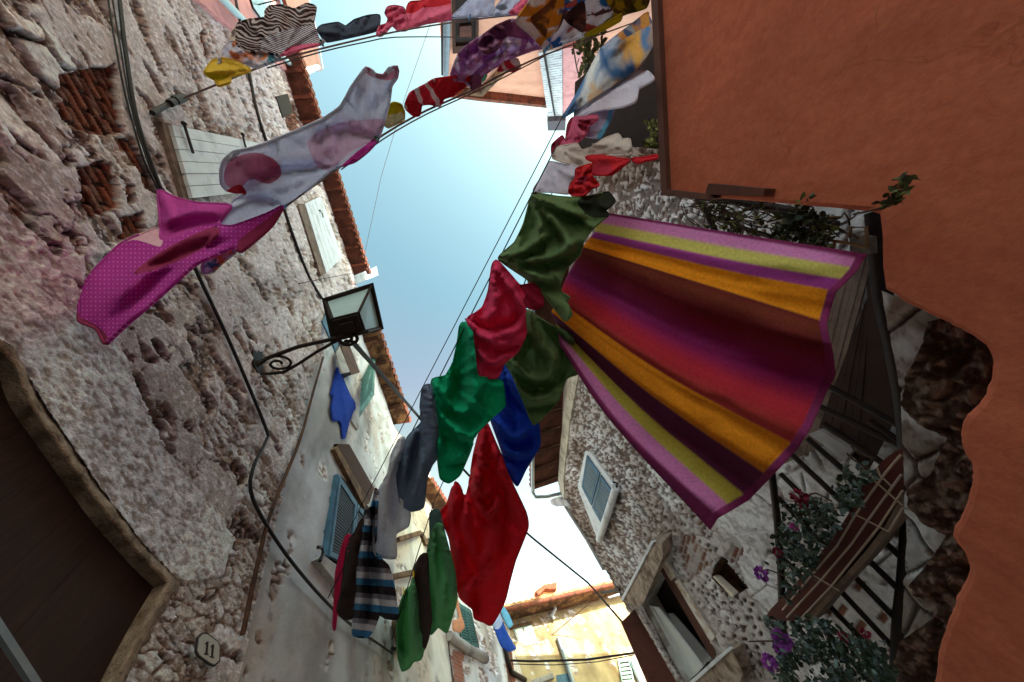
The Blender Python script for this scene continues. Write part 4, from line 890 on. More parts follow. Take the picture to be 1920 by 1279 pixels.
# ================================================================ planter in a wire holder
plt = thing('window_box', 'long dark red flower trough in a pale wire holder on the railing', 'planter')
PP = vplane(3.25, 0, 0, 1)
tr = [(1436, 1156), (1474, 1112), (1512, 1070), (1556, 1014), (1596, 956), (1640, 880), (1692, 842), (1698, 900), (1664, 968), (1624, 1024), (1580, 1076), (1534, 1132), (1504, 1160), (1470, 1164)]
obj('trough', G().pp(smooth_poly(tr, 18), PP, 0, .22), mat('dark_red_plastic', C3(96, 44, 36), var=.15, scale=5, bump=.1, rough=.6), plt)
obj('shelf', G().pp([(1504, 1166), (1542, 1122), (1582, 1080), (1626, 1030), (1660, 984), (1690, 930), (1696, 944), (1672, 988), (1634, 1040), (1590, 1088), (1550, 1132), (1520, 1170)], PP, .05, .25), mat('grey_wood', C3(142, 118, 102), col2=C3(110, 88, 76), var=.2, scale=8, bump=.3), plt)
m_wire = mat('pale_wire', C3(190, 166, 146), var=.1, rough=.5)
for w_ in ([(1467, 1144), (1522, 1079), (1569, 1024), (1604, 966), (1660, 887), (1689, 853)], [(1475, 1158), (1542, 1085), (1597, 1020), (1630, 972), (1690, 890)], [(1500, 1162), (1560, 1098), (1648, 988), (1693, 920)],
          [(1522, 1077), (1574, 1108)], [(1602, 964), (1666, 997), (1693, 952)], [(1634, 892), (1640, 902), (1692, 948)], [(1644, 876), (1650, 892), (1674, 914)]):
    obj('wire', G().tube(PP.hit(w_, .06), .007, 6), m_wire, plt)

# ================================================================ greenery
m_leaf = [mat('leaf_dark', C3(50, 62, 48), var=.3, scale=20, bump=.1, rough=.6), mat('leaf_mid', C3(66, 82, 62), var=.3, scale=20, bump=.1, rough=.6), mat('leaf_grey', C3(104, 124, 122), var=.25, scale=20, bump=.1, rough=.55)]
m_leaf2 = [mat('vine_leaf_dark', C3(66, 62, 34), var=.3, scale=20, rough=.6), mat('vine_leaf', C3(98, 100, 52), var=.3, scale=20, rough=.6)]
m_stem = mat('stem', C3(78, 58, 42), var=.2)
def rdir(): 
    v = rng.normal(size=3); return v/np.linalg.norm(v)
def foliage(name, parent, poly, pl, n, L, mats, depth=.25, off=.0, clump=14, label=None, cat=None):
    B = np.asarray(poly, float); lo = B.min(0); hi = B.max(0); g = G(); cs = []
    while len(cs) < max(4, n//clump):
        p = lo+(hi-lo)*rng.random(2)
        if pip(B, p[None])[0]: cs.append((p, off+depth*(rng.random()-.3), rdir()))
    sp = math.sqrt((hi-lo).prod()/len(cs))*.6
    for i in range(n):
        c, d, dr = cs[rng.integers(len(cs))]; p = c+rng.normal(size=2)*sp*.45
        w_ = pl.at(*p, d+rng.normal()*depth*.25)+rdir()*.02
        dd = dr*.6+rdir(); nr = rdir()*.8+np.array([0, 0, .8]); s_ = L*(.6+.7*rng.random())
        g.leaf(w_, dd, nr, s_, s_*.62, int(rng.integers(len(mats))))
    return obj(name, g, mats, parent)
def stems(parent, paths, pl, r=.008, off=.1):
    for p in paths: obj('stem', G().tube(pl.hit(open_smooth(p, 14), off), r, 5), m_stem, parent)
m_fl_v = mat('violet_petal', C3(160, 76, 176), var=.15, scale=30, rough=.7); m_fl_r = mat('red_petal', C3(140, 38, 62), var=.15, scale=30, rough=.7); m_fl_m = mat('magenta_petal', C3(206, 78, 168), var=.15, rough=.7)
def flower(parent, u, v, pl, off, r, m, n=46):
    g = G(); c = pl.at(u, v, off)
    for i in range(n):
        d = rdir(); g.leaf(c+d*r*.45, d+rdir()*.5, rdir(), r*.8, r*.6)
    return obj('flower', g, m, parent)
pot1 = thing('geranium', 'geranium with dark leaves and red and violet flowers growing over the red trough', 'flowers')
foliage('leaves', pot1, [(1462, 1010), (1480, 960), (1530, 930), (1570, 905), (1620, 880), (1640, 860), (1650, 880), (1600, 950), (1560, 1010), (1520, 1060), (1470, 1120), (1452, 1150)], PP, 900, .055, m_leaf, .3, .12)
stems(pot1, [[(1520, 1000), (1500, 960), (1502, 930)], [(1470, 1080), (1440, 1068), (1428, 1074)], [(1560, 940), (1530, 925), (1515, 930)], [(1630, 880), (1600, 862), (1588, 850)], [(1640, 860), (1610, 850), (1596, 836)]], PP, .007, .2)
for u, v, r_, m_ in ((1498, 930, .06, m_fl_r), (1506, 946, .035, m_fl_r), (1428, 1076, .06, m_fl_v), (1489, 988, .03, m_fl_m), (1458, 1036, .04, m_fl_r)): flower(pot1, u, v, PP, .25, r_, m_)
pot2 = thing('geranium', 'large dark geranium bush with violet and red flowers at the bottom right corner', 'flowers')
foliage('leaves', pot2, [(1440, 1160), (1520, 1158), (1600, 1190), (1660, 1225), (1690, 1290), (1450, 1300), (1455, 1230)], PP, 1500, .055, m_leaf, .4, .1)
stems(pot2, [[(1500, 1250), (1480, 1215), (1468, 1200)], [(1480, 1270), (1455, 1250), (1443, 1243)], [(1480, 1205), (1440, 1202), (1404, 1203)], [(1600, 1230), (1590, 1210), (1582, 1196)], [(1640, 1230), (1625, 1200), (1622, 1188)]], PP, .007, .25)
for u, v, r_, m_ in ((1467, 1200, .075, m_fl_v), (1462, 1214, .05, m_fl_v), (1443, 1243, .065, m_fl_v), (1581, 1194, .032, m_fl_r), (1622, 1187, .03, m_fl_r)): flower(pot2, u, v, PP, .35, r_, m_)

perg = thing('iron_trellis', 'dark iron trellis bars between the striped towel and the orange wall', 'trellis')
PG = vplane(3.4, 0, 0, 1)
for a, r_ in (([(1302, 366), (1400, 380), (1480, 396), (1566, 424)], .045), ([(1304, 366), (1326, 400), (1346, 446)], .035), ([(1326, 404), (1400, 430), (1460, 448)], .022)):
    obj('bar', G().tube(PG.hit(a), r_, 6), m_iron, perg)
rack = thing('wire_rack', 'rusty wire rack with a concrete block beside the trellis vine', 'rack')
for w_ in ([(1538, 464), (1544, 412), (1552, 408), (1574, 408)], [(1537, 448), (1590, 456), (1628, 464)], [(1592, 446), (1596, 426), (1624, 426), (1626, 462)], [(1563, 468), (1565, 452)]): obj('wire', G().tube(PG.hit(w_, .12), .012, 6), mat('rusty_wire', C3(128, 92, 62), var=.2), rack)
blk = thing('concrete_block', 'grey concrete block behind the corner of the striped towel', 'block')
g = G(); g.pp([(1592, 446), (1600, 440), (1630, 444), (1632, 476), (1594, 474)], PG, .05, .2); obj('block', g, mat('block_grey', C3(136, 122, 116), col2=C3(106, 90, 84), var=.15, bump=.4), blk)
vine = thing('climbing_vine', 'thin twiggy vine with small leaves climbing over the iron trellis', 'plant')
g = G()
for k in range(70):
    u0 = 1270+rng.random()*270; v0 = 372+(u0-1270)*.16+rng.random()*30; ang = rng.normal()*.6+.15; P = []
    for i in range(7):
        P.append(PG.at(u0, v0, .05+.12*rng.random())); u0 += 13*math.cos(ang); v0 += 13*math.sin(ang); ang += rng.normal()*.35
        if v0 < 372+(u0-1270)*.10: ang = abs(ang)
    g.tube(P, .006, 4)
obj('stem', g, m_stem, vine)
foliage('leaves', vine, [(1270, 370), (1310, 372), (1420, 400), (1500, 400), (1600, 400), (1560, 460), (1480, 462), (1400, 440), (1340, 430), (1290, 420)], PG, 330, .055, m_leaf2, .25, .12)
foliage('leaves', vine, [(1460, 410), (1500, 385), (1545, 395), (1560, 440), (1540, 468), (1470, 455)], PG, 260, .06, m_leaf2[:1]+[m_leaf[0]], .25, .1)
spr = thing('vine_shoot', 'green leafy shoot hanging in front of the orange wall', 'plant')
P = PO.hit([(1600, 402), (1645, 392), (1664, 384), (1684, 372), (1692, 352), (1697, 332)], .12); obj('stem', G().tube(P, .005, 5), m_stem, spr)
g = G()
for u, v in ((1656, 382), (1662, 378), (1668, 382), (1676, 378), (1672, 370), (1684, 372), (1690, 366), (1682, 360), (1694, 356), (1686, 350), (1698, 346), (1690, 338), (1696, 334), (1702, 336), (1688, 342), (1500, 380), (1510, 372)):
    for i in range(4): g.leaf(PO.at(u, v, .12)+rdir()*.012, rdir(), rdir()+np.array([0, 0, .6]), .035, .022, int(rng.integers(2)))
obj('leaves', g, m_leaf2, spr)
iv = thing('hanging_ivy', 'ivy with small leaves hanging beside the salmon house casing', 'plant')
pi_ = vplane(0, -3.2, 1, 0); obj('stem', G().tube(pi_.hit([(1100, 60), (1096, 100), (1104, 150)]), .015, 5).tube(pi_.hit([(1075, 90), (1082, 130), (1092, 160)]), .015, 5), m_stem, iv)
foliage('leaves', iv, [(1074, 66), (1130, 50), (1150, 80), (1120, 110), (1112, 140), (1098, 152), (1090, 110), (1078, 90)], pi_, 220, .13, m_leaf2, .3, 0)
iv2 = thing('hanging_ivy', 'small pale green ivy tuft on the dark wall next to the orange wall edge', 'plant')
p2 = vplane(4.1, 0, 0, 1); obj('stem', G().tube(p2.hit([(1228, 225), (1222, 260), (1214, 296)]), .012, 5), m_stem, iv2)
foliage('leaves', iv2, [(1218, 226), (1234, 226), (1236, 290), (1222, 296), (1212, 284)], p2, 160, .07, [m_leaf2[1], mat('pale_leaf', C3(132, 136, 76), var=.2)], .2, 0)

# ================================================================ lamp, number plate, cables
lamp = thing('street_lamp', 'square black iron wall lantern on a scrolled bracket', 'street lamp')
ZA = 1.6+3.56
PA = hplane(ZA)
g = G(); g.tube([PL.at(476, 690, .0)]+list(PA.hit([(500, 672), (560, 650), (640, 632), (692, 621)])), .022, 7); g.tube([PL.at(480, 700, .0)]+list(PA.hit([(500, 701), (532, 698), (560, 682), (594, 660), (640, 634)])), .017, 7); obj('bracket_arm', g, m_iron, lamp)
g = G(); sp_ = []
for t in np.linspace(0, 2*math.pi*1.6, 40):
    rr = 1-t/(2*math.pi*1.9); a = t+2.6; sp_.append((524+34*rr*math.cos(a)-2, 682+17*rr*math.sin(a)))
g.tube(PA.hit(sp_), .013, 6); obj('scroll', g, m_iron, lamp)
g = G(); sp_ = []
for t in np.linspace(0, 2*math.pi*1.5, 36):
    rr = 1-t/(2*math.pi*1.9); a = t-.6; sp_.append((651+20*rr*math.cos(a), 636+13*rr*math.sin(a)))
g.tube(hplane(ZA-.04).hit(sp_), .02, 6); obj('scroll', g, m_iron, lamp)
g = G(); g.pp([(474, 648), (482, 640), (492, 652), (494, 690), (484, 700), (476, 684)], PL, .03, .04); obj('wall_plate', g, m_iron, lamp)
zt_, zb_ = ZA+.52, ZA+.04
T = hplane(zt_).hit([(610, 563), (696, 536), (714, 614), (626, 636)]); Bq = hplane(zb_).hit([(623, 599), (672, 587), (684, 622), (630, 634)])
cT = T.mean(0); cB = Bq.mean(0); I = lambda P, k: P.mean(0)+(P-P.mean(0))*k
g = G()
for i in range(4):
    j = (i+1) % 4; g.beam(T[i], T[j], .055, .06); g.beam(Bq[i], Bq[j], .03, .03); g.beam(T[i], Bq[i], .028, .028)
obj('lantern_frame', g, m_iron, lamp)
for i in range(4):
    j = (i+1) % 4; t = .98; a, b = I(T, .97), I(Bq, .97); nn_ = np.cross(a[j]-a[i], b[i]-a[i]); nn_ /= np.linalg.norm(nn_)
    obj('pane', G().prism([a[i], a[j], b[j], b[i]], nn_*.004), m_lamp_glass, lamp)
g = G(); top = I(T, 1.12); g.add(list(top)+[cT+np.array([0, 0, .34])], [[0, 1, 4], [1, 2, 4], [2, 3, 4], [3, 0, 4], [3, 2, 1, 0]]); obj('lantern_roof', g, m_iron, lamp)
g = G(); g.prism(I(Bq, .96), (0, 0, -.05)); g.prism(I(Bq, .5)-np.array([0, 0, .05]), (0, 0, -.05)); obj('lantern_base', g, m_iron, lamp)
g = G(); sv, sf = sphere(cB+np.array([0, 0, .2]), .075, 8); g.add(sv, sf, 0, True); g.tube([cB, cB+np.array([0, 0, .14])], .035, 8); obj('bulb', g, mat('lamp_holder', C3(120, 92, 74), var=.1), lamp)

plate = thing('number_plate', 'white oval enamel house number plate reading 11 beside the doorway', 'number plate')
NP = [(380, 1186), (388, 1186), (410, 1202), (414, 1212), (413, 1240), (404, 1249), (396, 1246), (373, 1229), (369, 1220), (372, 1194)]
sc = lambda P, k: (np.mean(P, 0)+(np.array(P, float)-np.mean(P, 0))*k)
obj('plate', G().pp(NP, PL, .085, .012), mat('enamel_border', C3(60, 56, 62), var=.05, bump=.02, rough=.4), plate)
obj('enamel', G().pp(sc(NP, .90), PL, .088, .006), mat('enamel_white', C3(196, 192, 188), var=.05, bump=.02, rough=.35), plate)
for du, dv in ((0, 0), (10.5, 5.5)):
    g = G(); D = lambda L_: [(x+du, y+dv) for x, y in L_]
    g.pp(D([(388.2, 1203), (391.4, 1202.5), (389.2, 1226.5), (386.2, 1226)]), PL, .0905, .003); g.pp(D([(388.4, 1203), (388.2, 1206.6), (385.6, 1208.4), (385.6, 1206.2)]), PL, .0912, .003); g.pp(D([(383.6, 1224.6), (391.4, 1226.2), (391.3, 1228.2), (383.5, 1226.4)]), PL, .0908, .003)
    obj('digit', g, mat('digit_black', C3(48, 42, 46), var=.03, bump=0), plate)

def cable(label, pts, pl, r, off=.05, m=None, name='cable', cat='cable', group=None):
    Q = open_smooth(pts, 16)
    W = pl.hit(Q, off) if isinstance(pl, Plane) else np.array(pl)
    return tag(obj(name, G().tube(W, r, 6), m or m_cable), label, cat, group)
cable('thick black cable running down the rubble wall past the lamp bracket', [(222, -20), (236, 100), (256, 220), (292, 330), (330, 420), (370, 512), (430, 640), (496, 796), (500, 824), (478, 868), (470, 920), (500, 985), (560, 1070), (640, 1156), (735, 1225)], PL, .013, .06)
cable('thinner pair of black cables beside the thick cable in the upper left', [(200, -20), (216, 80), (238, 190), (270, 300), (292, 346), (330, 425)], PL, .006, .06)
cable('second thin black cable close against the thick cable in the upper left', [(208, -20), (226, 90), (246, 200), (280, 310), (310, 360)], PL, .005, .06)
cable('black cable bundle running between the two white shutters', [(455, 60), (466, 130), (482, 210), (504, 280), (520, 340), (532, 390), (556, 460), (580, 520), (604, 560)], PL, .024, .05)
cable('thin rusty pipe slanting down where rubble meets smooth plaster', [(606, 670), (586, 740), (562, 826), (530, 905), (502, 980), (478, 1080), (455, 1190)], PL, .017, .05, m_rust, 'pipe', 'pipe')
cable('thin wire from the hooks to the black bundle beside the lamp', [(560, 532), (600, 524), (664, 512)], PL, .008, .1)
def span(label, pts, r=.01, m=None, cat='cable', name='cable', group=None, sag=0.):
    """free cable through points given as (u, v, distance)"""
    W = np.array([pt(*p) for p in pts])
    if len(W) == 2:
        t = np.linspace(0, 1, 18)[:, None]; W = W[0]*(1-t)+W[1]*t; W[:, 2] -= sag*4*(t[:, 0]*(1-t[:, 0]))
    else:
        d = np.linspace(0, len(W)-1, 40); W = np.column_stack([np.interp(d, range(len(W)), W[:, k]) for k in range(3)])
    return tag(obj(name, G().tube(W, r, 6), m or m_cable), label, cat, group)
def dep(pl, u, v): return float(pl.depth([(u, v)])[0])
lampend = proj(cB[None])[0]
span('heavy black cable from the lantern across the sky to the speckled stone house', [(662, 642, float(((cB-O)@R3)[2])), (782, 778, 6.6), (870, 882, 7.4), (990, 1002, 8.5), (1104, 1094, 9.2), (1180, 1182, dep(PR, 1180, 1182)-.05)], .028)
span('thick cable crossing low in front of the sunlit house', [(735, 1216, dep(PL, 735, 1216)-.1), (800, 1226, 8.6), (900, 1236, 8.6), (1000, 1240, 8.6), (1100, 1237, 8.6), (1192, 1224, 8.4)], .024)
span('thinner cable just under the thick one in front of the sunlit house', [(900, 1238, 8.7), (960, 1245, 8.7), (1040, 1247, 8.7), (1120, 1241, 8.7), (1190, 1228, 8.5)], .011)
span('thin pink wire slanting up across the sunlit house', [(928, 1282, 9.5), (1090, 1144, 10.5), (1112, 1126, 10.6)], .012, m_rust)
span('pale thin wire hanging across the sky from top centre to the eave', [(812, 30, 9.), (760, 180, 10.), (715, 330, 11.), (676, 512, 11.4)], .008, m_line)
span('dark wire at the top left beside the pink house', [(355, -8, 6.2), (378, 22, 6.2), (398, 31, 6.2), (440, 20, 6.3), (520, 0, 6.5)], .012)
# ================================================================ the washing
def through(a, b): 
    a = np.array(a, float); b = np.array(b, float); return vplane(a[0], a[1], b[0]-a[0], b[1]-a[1])
W0 = PL.at(615, 1120, .06); cE = pt(1045, 260, 2.8/590.5*560*(641/560)*.874)
def at_z(u, v, z):      # point of the ray at height z above the camera
    d = rays([(u, v)])[0]; return O+d*(z/d[2])
cE = at_z(1045, 260, 2.8); QC = through(W0, cE)
W1 = PL.at(735, 1200, .06); dE = at_z(1045, 330, 3.4); QD = through(W1, dE)
bL = PL.at(385, 510, .05); bR = at_z(1195, 40, 3.9); QB = through(bL, bR)
aL = PL.at(290, 210, .05); aR = at_z(1000, 25, 5.4); QA = through(aL, aR)
def lean(pl, A, B, c, k):
    """plane through the clothes line A-B, blown out so that it faces the ground more than a plumb one would"""
    da, db, dv = dep(pl, *A), dep(pl, *B), dep(pl, *c); return plane3((*A, da), (*B, db), (*c, dv*(1-k)+(da+db)/2*k))
SC = lean(QC, (1000, 365), (700, 960), (1000, 720), .75); SD = lean(QD, (1020, 400), (780, 1050), (1080, 760), .62); TD = lean(QD, (1020, 400), (930, 700), (1450, 760), .22)
SB = lean(QB, (700, 262), (470, 440), (450, 270), .45); SB2 = lean(QB, (850, 185), (1190, 40), (930, 40), .5); SA = lean(QA, (600, 92), (880, 38), (520, 30), .5)
QE = plane3((1000, 365, 3.1), (1055, 220, 3.1), (1225, 290, 2.15))      # the crowd of small things by the dark house
LN = 'clothes lines across the alley'
def line(label, pts, pl, r=.006, off=0.):
    Q = open_smooth(pts, 30) if len(pts) > 2 else np.array([np.array(pts[0])*(1-t)+np.array(pts[1])*t for t in np.linspace(0, 1, 24)])
    return tag(obj('clothes_line', G().tube(pl.hit(Q, off), r, 6), m_line if 'pale' in label else m_cable), label, 'clothes line', LN)
line('dark clothes line carrying the olive, raspberry and emerald shirts', [(1048, 264), (615, 1121)], QC, .0055)
line('upper bare dark clothes line beside the one with the shirts', [(1056, 216), (641, 1019)], QC, .0055, -.12)
line('dark clothes line carrying the red dress and striped towel', [(1045, 330), (905, 775), (830, 905), (795, 1000), (735, 1200)], QD, .007)
line('pale clothes line carrying the pink sheet and patterned tops', [(385, 511), (530, 392), (640, 312), (720, 252), (800, 207), (880, 172), (1000, 112), (1195, 40)], QB, .006)
line('second dark clothes line just below the pale one with the pink sheet', [(640, 318), (720, 260), (800, 214), (900, 168), (1020, 106)], QB, .004, .02)
line('pale clothes line across the top with the zebra striped top', [(345, 184), (440, 145), (520, 114), (600, 92), (740, 60), (880, 38), (1000, 25)], QA, .007)
line('dark clothes line across the top under the pink red trimmed shirt', [(500, 128), (600, 98), (690, 78), (740, 70), (860, 70), (960, 76)], QA, .006, -.3)
hook = thing('line_hook', 'iron hook and strainer in the rubble wall holding the top clothes line', 'hook')
g = G(); g.tube(PL.hit([(286, 212), (300, 204), (318, 194)], .08), .02, 7); g.tube(PL.hit([(318, 194), (326, 190)], .1), .03, 7); obj('hook', g, m_iron, hook)
obj('strainer', G().tube(PL.hit([(328, 189), (344, 182)], .1), .035, 7), m_iron, hook)

def lin(*c): return C3(*c)
cm = cloth_mat
M = dict(
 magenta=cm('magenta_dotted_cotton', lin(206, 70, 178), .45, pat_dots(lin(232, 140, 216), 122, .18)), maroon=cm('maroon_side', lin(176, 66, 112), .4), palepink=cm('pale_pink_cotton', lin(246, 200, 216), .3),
 magplain=cm('magenta_cotton', lin(220, 92, 188), .45), white=cm('white_cotton', lin(228, 230, 246), .4), whitepink=cm('white_pink_cotton', lin(226, 202, 222), .42), mauve=cm('mauve_side', lin(214, 160, 186), .4, pat_blobs([lin(188, 120, 150)], 9, (1, 1), (.4, .7))), red=cm('red_side', lin(196, 52, 72), .3),
 olive=cm('olive_jersey', lin(124, 150, 102), .42), oliveshade=cm('shaded_olive_jersey', lin(46, 50, 38), .08), rasp=cm('raspberry_jersey', lin(236, 74, 120), .4), raspshade=cm('shaded_raspberry', lin(140, 24, 50), .1),  # the dark olive and raspberry copies hold shade of sleeves and folds
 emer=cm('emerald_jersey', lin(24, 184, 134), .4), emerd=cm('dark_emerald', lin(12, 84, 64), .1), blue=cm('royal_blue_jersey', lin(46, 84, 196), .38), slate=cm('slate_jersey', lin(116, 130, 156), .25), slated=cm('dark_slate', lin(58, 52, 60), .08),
 wht=cm('white_trousers', lin(228, 228, 236), .35), grn=cm('green_jersey', lin(122, 184, 132), .4), dbr=cm('dark_brown_cotton', lin(76, 54, 50), .1), blk=cm('black_cotton', lin(58, 44, 42), .08), dkred=cm('crimson_jersey', lin(226, 46, 62), .4),
 hotpink=cm('hot_pink_cotton', lin(214, 40, 92), .25), tan=cm('tan_cotton', lin(150, 130, 100), .2), dkblue=cm('dark_navy_cotton', lin(72, 82, 104), .2), yellow=cm('yellow_cotton', lin(236, 206, 84), .35), pinkr=cm('rose_cotton', lin(240, 134, 172), .4), redtrim=cm('red_trim', lin(206, 40, 58), .2),
 paleblue=cm('pale_blue_cotton', lin(200, 212, 240), .35), ruff=cm('pink_ruffle', lin(232, 118, 156), .4), yg=cm('yellow_green_cotton', lin(206, 190, 40), .3), cream=cm('cream_cotton', lin(226, 222, 190), .3), redb=cm('bright_red_cotton', lin(214, 44, 54), .25), 
 beige=cm('beige_cotton', lin(222, 206, 198), .32), lilac=cm('lilac_cotton', lin(206, 196, 222), .3), royal=cm('bright_blue_cotton', lin(44, 92, 196), .3), sky=cm('sky_blue_cotton', lin(120, 190, 226), .3), peach=cm('peach_cotton', lin(240, 176, 140), .3), teal=cm('grey_teal_cotton', lin(92, 118, 114), .2), lgrey=cm('white_voile', lin(222, 214, 228), .35), coral=cm('rose_red_cotton', lin(226, 110, 146), .32),
 purple=cm('purple_print', lin(206, 150, 206), .42, pat_blobs([lin(184, 122, 182), lin(240, 228, 246)], 16, (1, .6), (.52, .6), 3.)), purpled=cm('dark_purple_print', lin(170, 112, 150), .38, pat_blobs([lin(140, 88, 122)], 20, (1, .5))),
 scarf=cm('flower_scarf', lin(232, 226, 228), .3, pat_blobs([lin(40, 96, 170), lin(214, 150, 50)], 11, (1, 1), (.53, .58), 2.2)), ochre=cm('ochre_print', lin(206, 148, 52), .3, pat_blobs([lin(130, 84, 50)], 16)), floral=cm('floral_print', lin(232, 230, 238), .3, pat_blobs([lin(50, 120, 190), lin(190, 100, 90), lin(96, 60, 70)], 13, (1, 1), (.56, .6), 2.)), brownp=cm('brown_print', lin(128, 72, 58), .2, pat_blobs([lin(70, 48, 52)], 15)),
 must=cm('mustard_print', lin(186, 160, 36), .3, pat_blobs([lin(110, 88, 30)], 22)), tie=cm('blue_tie_dye', lin(96, 138, 186), .3, pat_blobs([lin(226, 226, 226), lin(232, 176, 90), lin(70, 108, 156)], 9, (1.6, .7), (.5, .6), .8, .6)), tied=cm('blue_tie_dye_back', lin(56, 88, 132), .2, pat_blobs([lin(196, 130, 60), lin(150, 160, 180)], 14)),
 print_=cm('teal_print', lin(222, 220, 236), .35, pat_blobs([lin(60, 140, 160), lin(226, 150, 110)], 17, (1, 1), (.55, .6))), zebra=cm('zebra_jersey', lin(220, 216, 232), .25, pat_bands([(0, lin(228, 226, 240)), (.5, lin(52, 40, 48))], 300, 1.2, .012, 14)), zebra2=cm('zebra_ruffle', lin(200, 190, 200), .2, pat_bands([(0, lin(196, 184, 190)), (.42, lin(58, 42, 42))], 150, 1.25, .05, 22)),
 stripe=cm('striped_knit', lin(200, 200, 200), .15, pat_bands([(0, lin(62, 124, 172)), (.26, lin(212, 208, 218)), (.5, lin(136, 130, 142)), (.68, lin(52, 42, 50))], 20.5, math.pi/2-.09, .012, 8)), redstripe=cm('red_white_print', lin(220, 64, 90), .35, pat_bands([(0, lin(220, 64, 90)), (.62, lin(236, 220, 226))], 40, .5, .05, 14)))
CS = 'washing on the front line of shirts'; TS = None

def cl(name, label, cat, poly, pl, mats, folds=None, regions=(), sp=6., off=0.):
    if not isinstance(mats, (list, tuple)): mats = [mats]
    return cloth(name, label, cat, poly, pl, [M[m] for m in mats], folds, regions, sp, off=off)

# --- the big towel: a woven grid of stripes
bnd = [[(1120, 396), (1380, 438), (1627, 477)], [(1120, 402), (1380, 446), (1618, 490)], [(1118, 420), (1380, 470), (1608, 507)], [(1114, 436), (1380, 492), (1588, 528)], [(1106, 446), (1370, 510), (1567, 548)], [(1092, 464), (1352, 545), (1550, 608)],
       [(1084, 480), (1338, 596), (1562, 664)], [(1070, 506), (1320, 625), (1567, 702)], [(1060, 526), (1298, 660), (1545, 747)], [(1050, 550), (1268, 690), (1522, 800)], [(1044, 562), (1250, 705), (1497, 840)], [(1034, 586), (1226, 746), (1444, 897)],
       [(1042, 606), (1202, 768), (1404, 938)], [(1046, 622), (1182, 782), (1372, 957)], [(1048, 636), (1164, 798), (1346, 972)], [(1050, 648), (1146, 790), (1332, 994)]]
TC = [lin(146, 54, 104), lin(228, 148, 204), lin(216, 204, 112), lin(184, 78, 164), lin(242, 156, 34), lin(116, 40, 44), lin(150, 46, 50), lin(170, 62, 146), lin(200, 48, 60), lin(170, 46, 58), lin(232, 146, 34), lin(118, 52, 92), lin(206, 188, 86), lin(212, 130, 184), lin(146, 54, 104)]  # dark maroon stripe: the deep fold's shade is put into its colour
curves = [open_smooth(b, 8) for b in bnd]
def along(c, t):
    d = np.concatenate([[0], np.cumsum(np.linalg.norm(np.diff(c, axis=0), axis=1))]); d /= d[-1]; return np.column_stack([np.interp(t, d, c[:, k]) for k in (0, 1)])
NT = 110; tt = np.linspace(0, 1, NT+1); rowsU = []; sidx = []
for k in range(len(curves)-1):
    a = along(curves[k], tt); b = along(curves[k+1], tt); ns = max(2, int(np.linalg.norm(a[-1]-b[-1])/5.5))
    for i in range(ns): rowsU.append(a*(1-i/ns)+b*i/ns); sidx.append(k)
rowsU.append(along(curves[-1], tt)); U = np.array(rowsU); NR = len(U)
uv = U.reshape(-1, 2); s_ = np.repeat(np.linspace(0, 1, NR), NT+1); t_ = np.tile(tt, NR)
dp = TD.depth(uv); amp = (.25+.75*t_)
w1 = fbm(s_*7, t_*2.0, 3, 5)-.5
kx = [0, .05, .12, .2, .27, .34, .44, .52, .58, .66, .73, .79, .85, .91, .96, 1.]; kh = [-6, 4, 9, 0, 12, 2, -30, -12, 22, 10, 16, 4, -28, -2, 12, 2]
sq = np.clip(s_+.025*(fbm(t_*5, s_*3, 3, 15)-.5)*2, 0, 1)
hh = sum(np.interp(np.clip(sq+o_, 0, 1), kx, kh) for o_ in (-.03, -.015, 0, .015, .03))/5*amp*3.6
hh = hh+10*np.exp(-((s_-.06)/.035)**2)*np.sin(t_*9+1)*t_+5*ridge(math.pi*(s_*9+.5*w1+.4*t_))*(.3+.7*t_)+3*(fbm(s_*22, t_*7, 4, 9)-.5)+1.2*(fbm(s_*60, t_*30, 3, 29)-.5)
hem = np.exp(-((t_-.962)/.008)**2); hh = hh-2.5*hem
Pw = O+rays(uv)*dp[:, None]; dr_ = Pw-O; dr_ /= np.linalg.norm(dr_, axis=1)[:, None]; Pw = Pw-dr_*(hh*dp/F)[:, None]
g = G(); g.v = [tuple(p) for p in Pw]
# dyed colours, fold shade mixed into the maroon: crisp stripes near the sides, running into each other in the middle
rc = np.array([TC[min(k, len(TC)-1)] for k in sidx]+[TC[-1]]); sid = np.array(sidx+[len(TC)-1])
ker = np.exp(-(np.arange(-9, 10)/5.)**2); ker /= ker.sum()
sm = np.column_stack([np.convolve(np.pad(rc[:, k], 9, mode='edge'), ker, 'valid') for k in range(3)])
mid = (sid >= 5) & (sid <= 9); lo_, hi_ = np.where(mid)[0][[0, -1]]
for i_ in range(lo_, hi_+1):
    w_ = min(1, min(i_-lo_, hi_-i_)/6); rc[i_] = rc[i_]*(1-w_)+sm[i_]*w_
tcol = np.repeat(rc, NT+1, axis=0); tcol[t_ > .968] = TC[0]
tm = [cloth_mat('towel_terry', TC[0], .38, lambda t, uv_, c: nn(t, 'ShaderNodeVertexColor', layer_name='Col').outputs['Color'], .2)]
for i in range(NR-1):
    for j in range(NT):
        k = i*(NT+1)+j; g.f.append([k, k+1, k+NT+2, k+NT+1]); g.m.append(0); g.sm.append(True)
tow = obj('beach_towel', g, tm, None, col=tcol, uv=uv/1000., solid=.006)
tag(tow, 'large beach towel striped red, orange, purple and lime hanging at the right', 'towel')

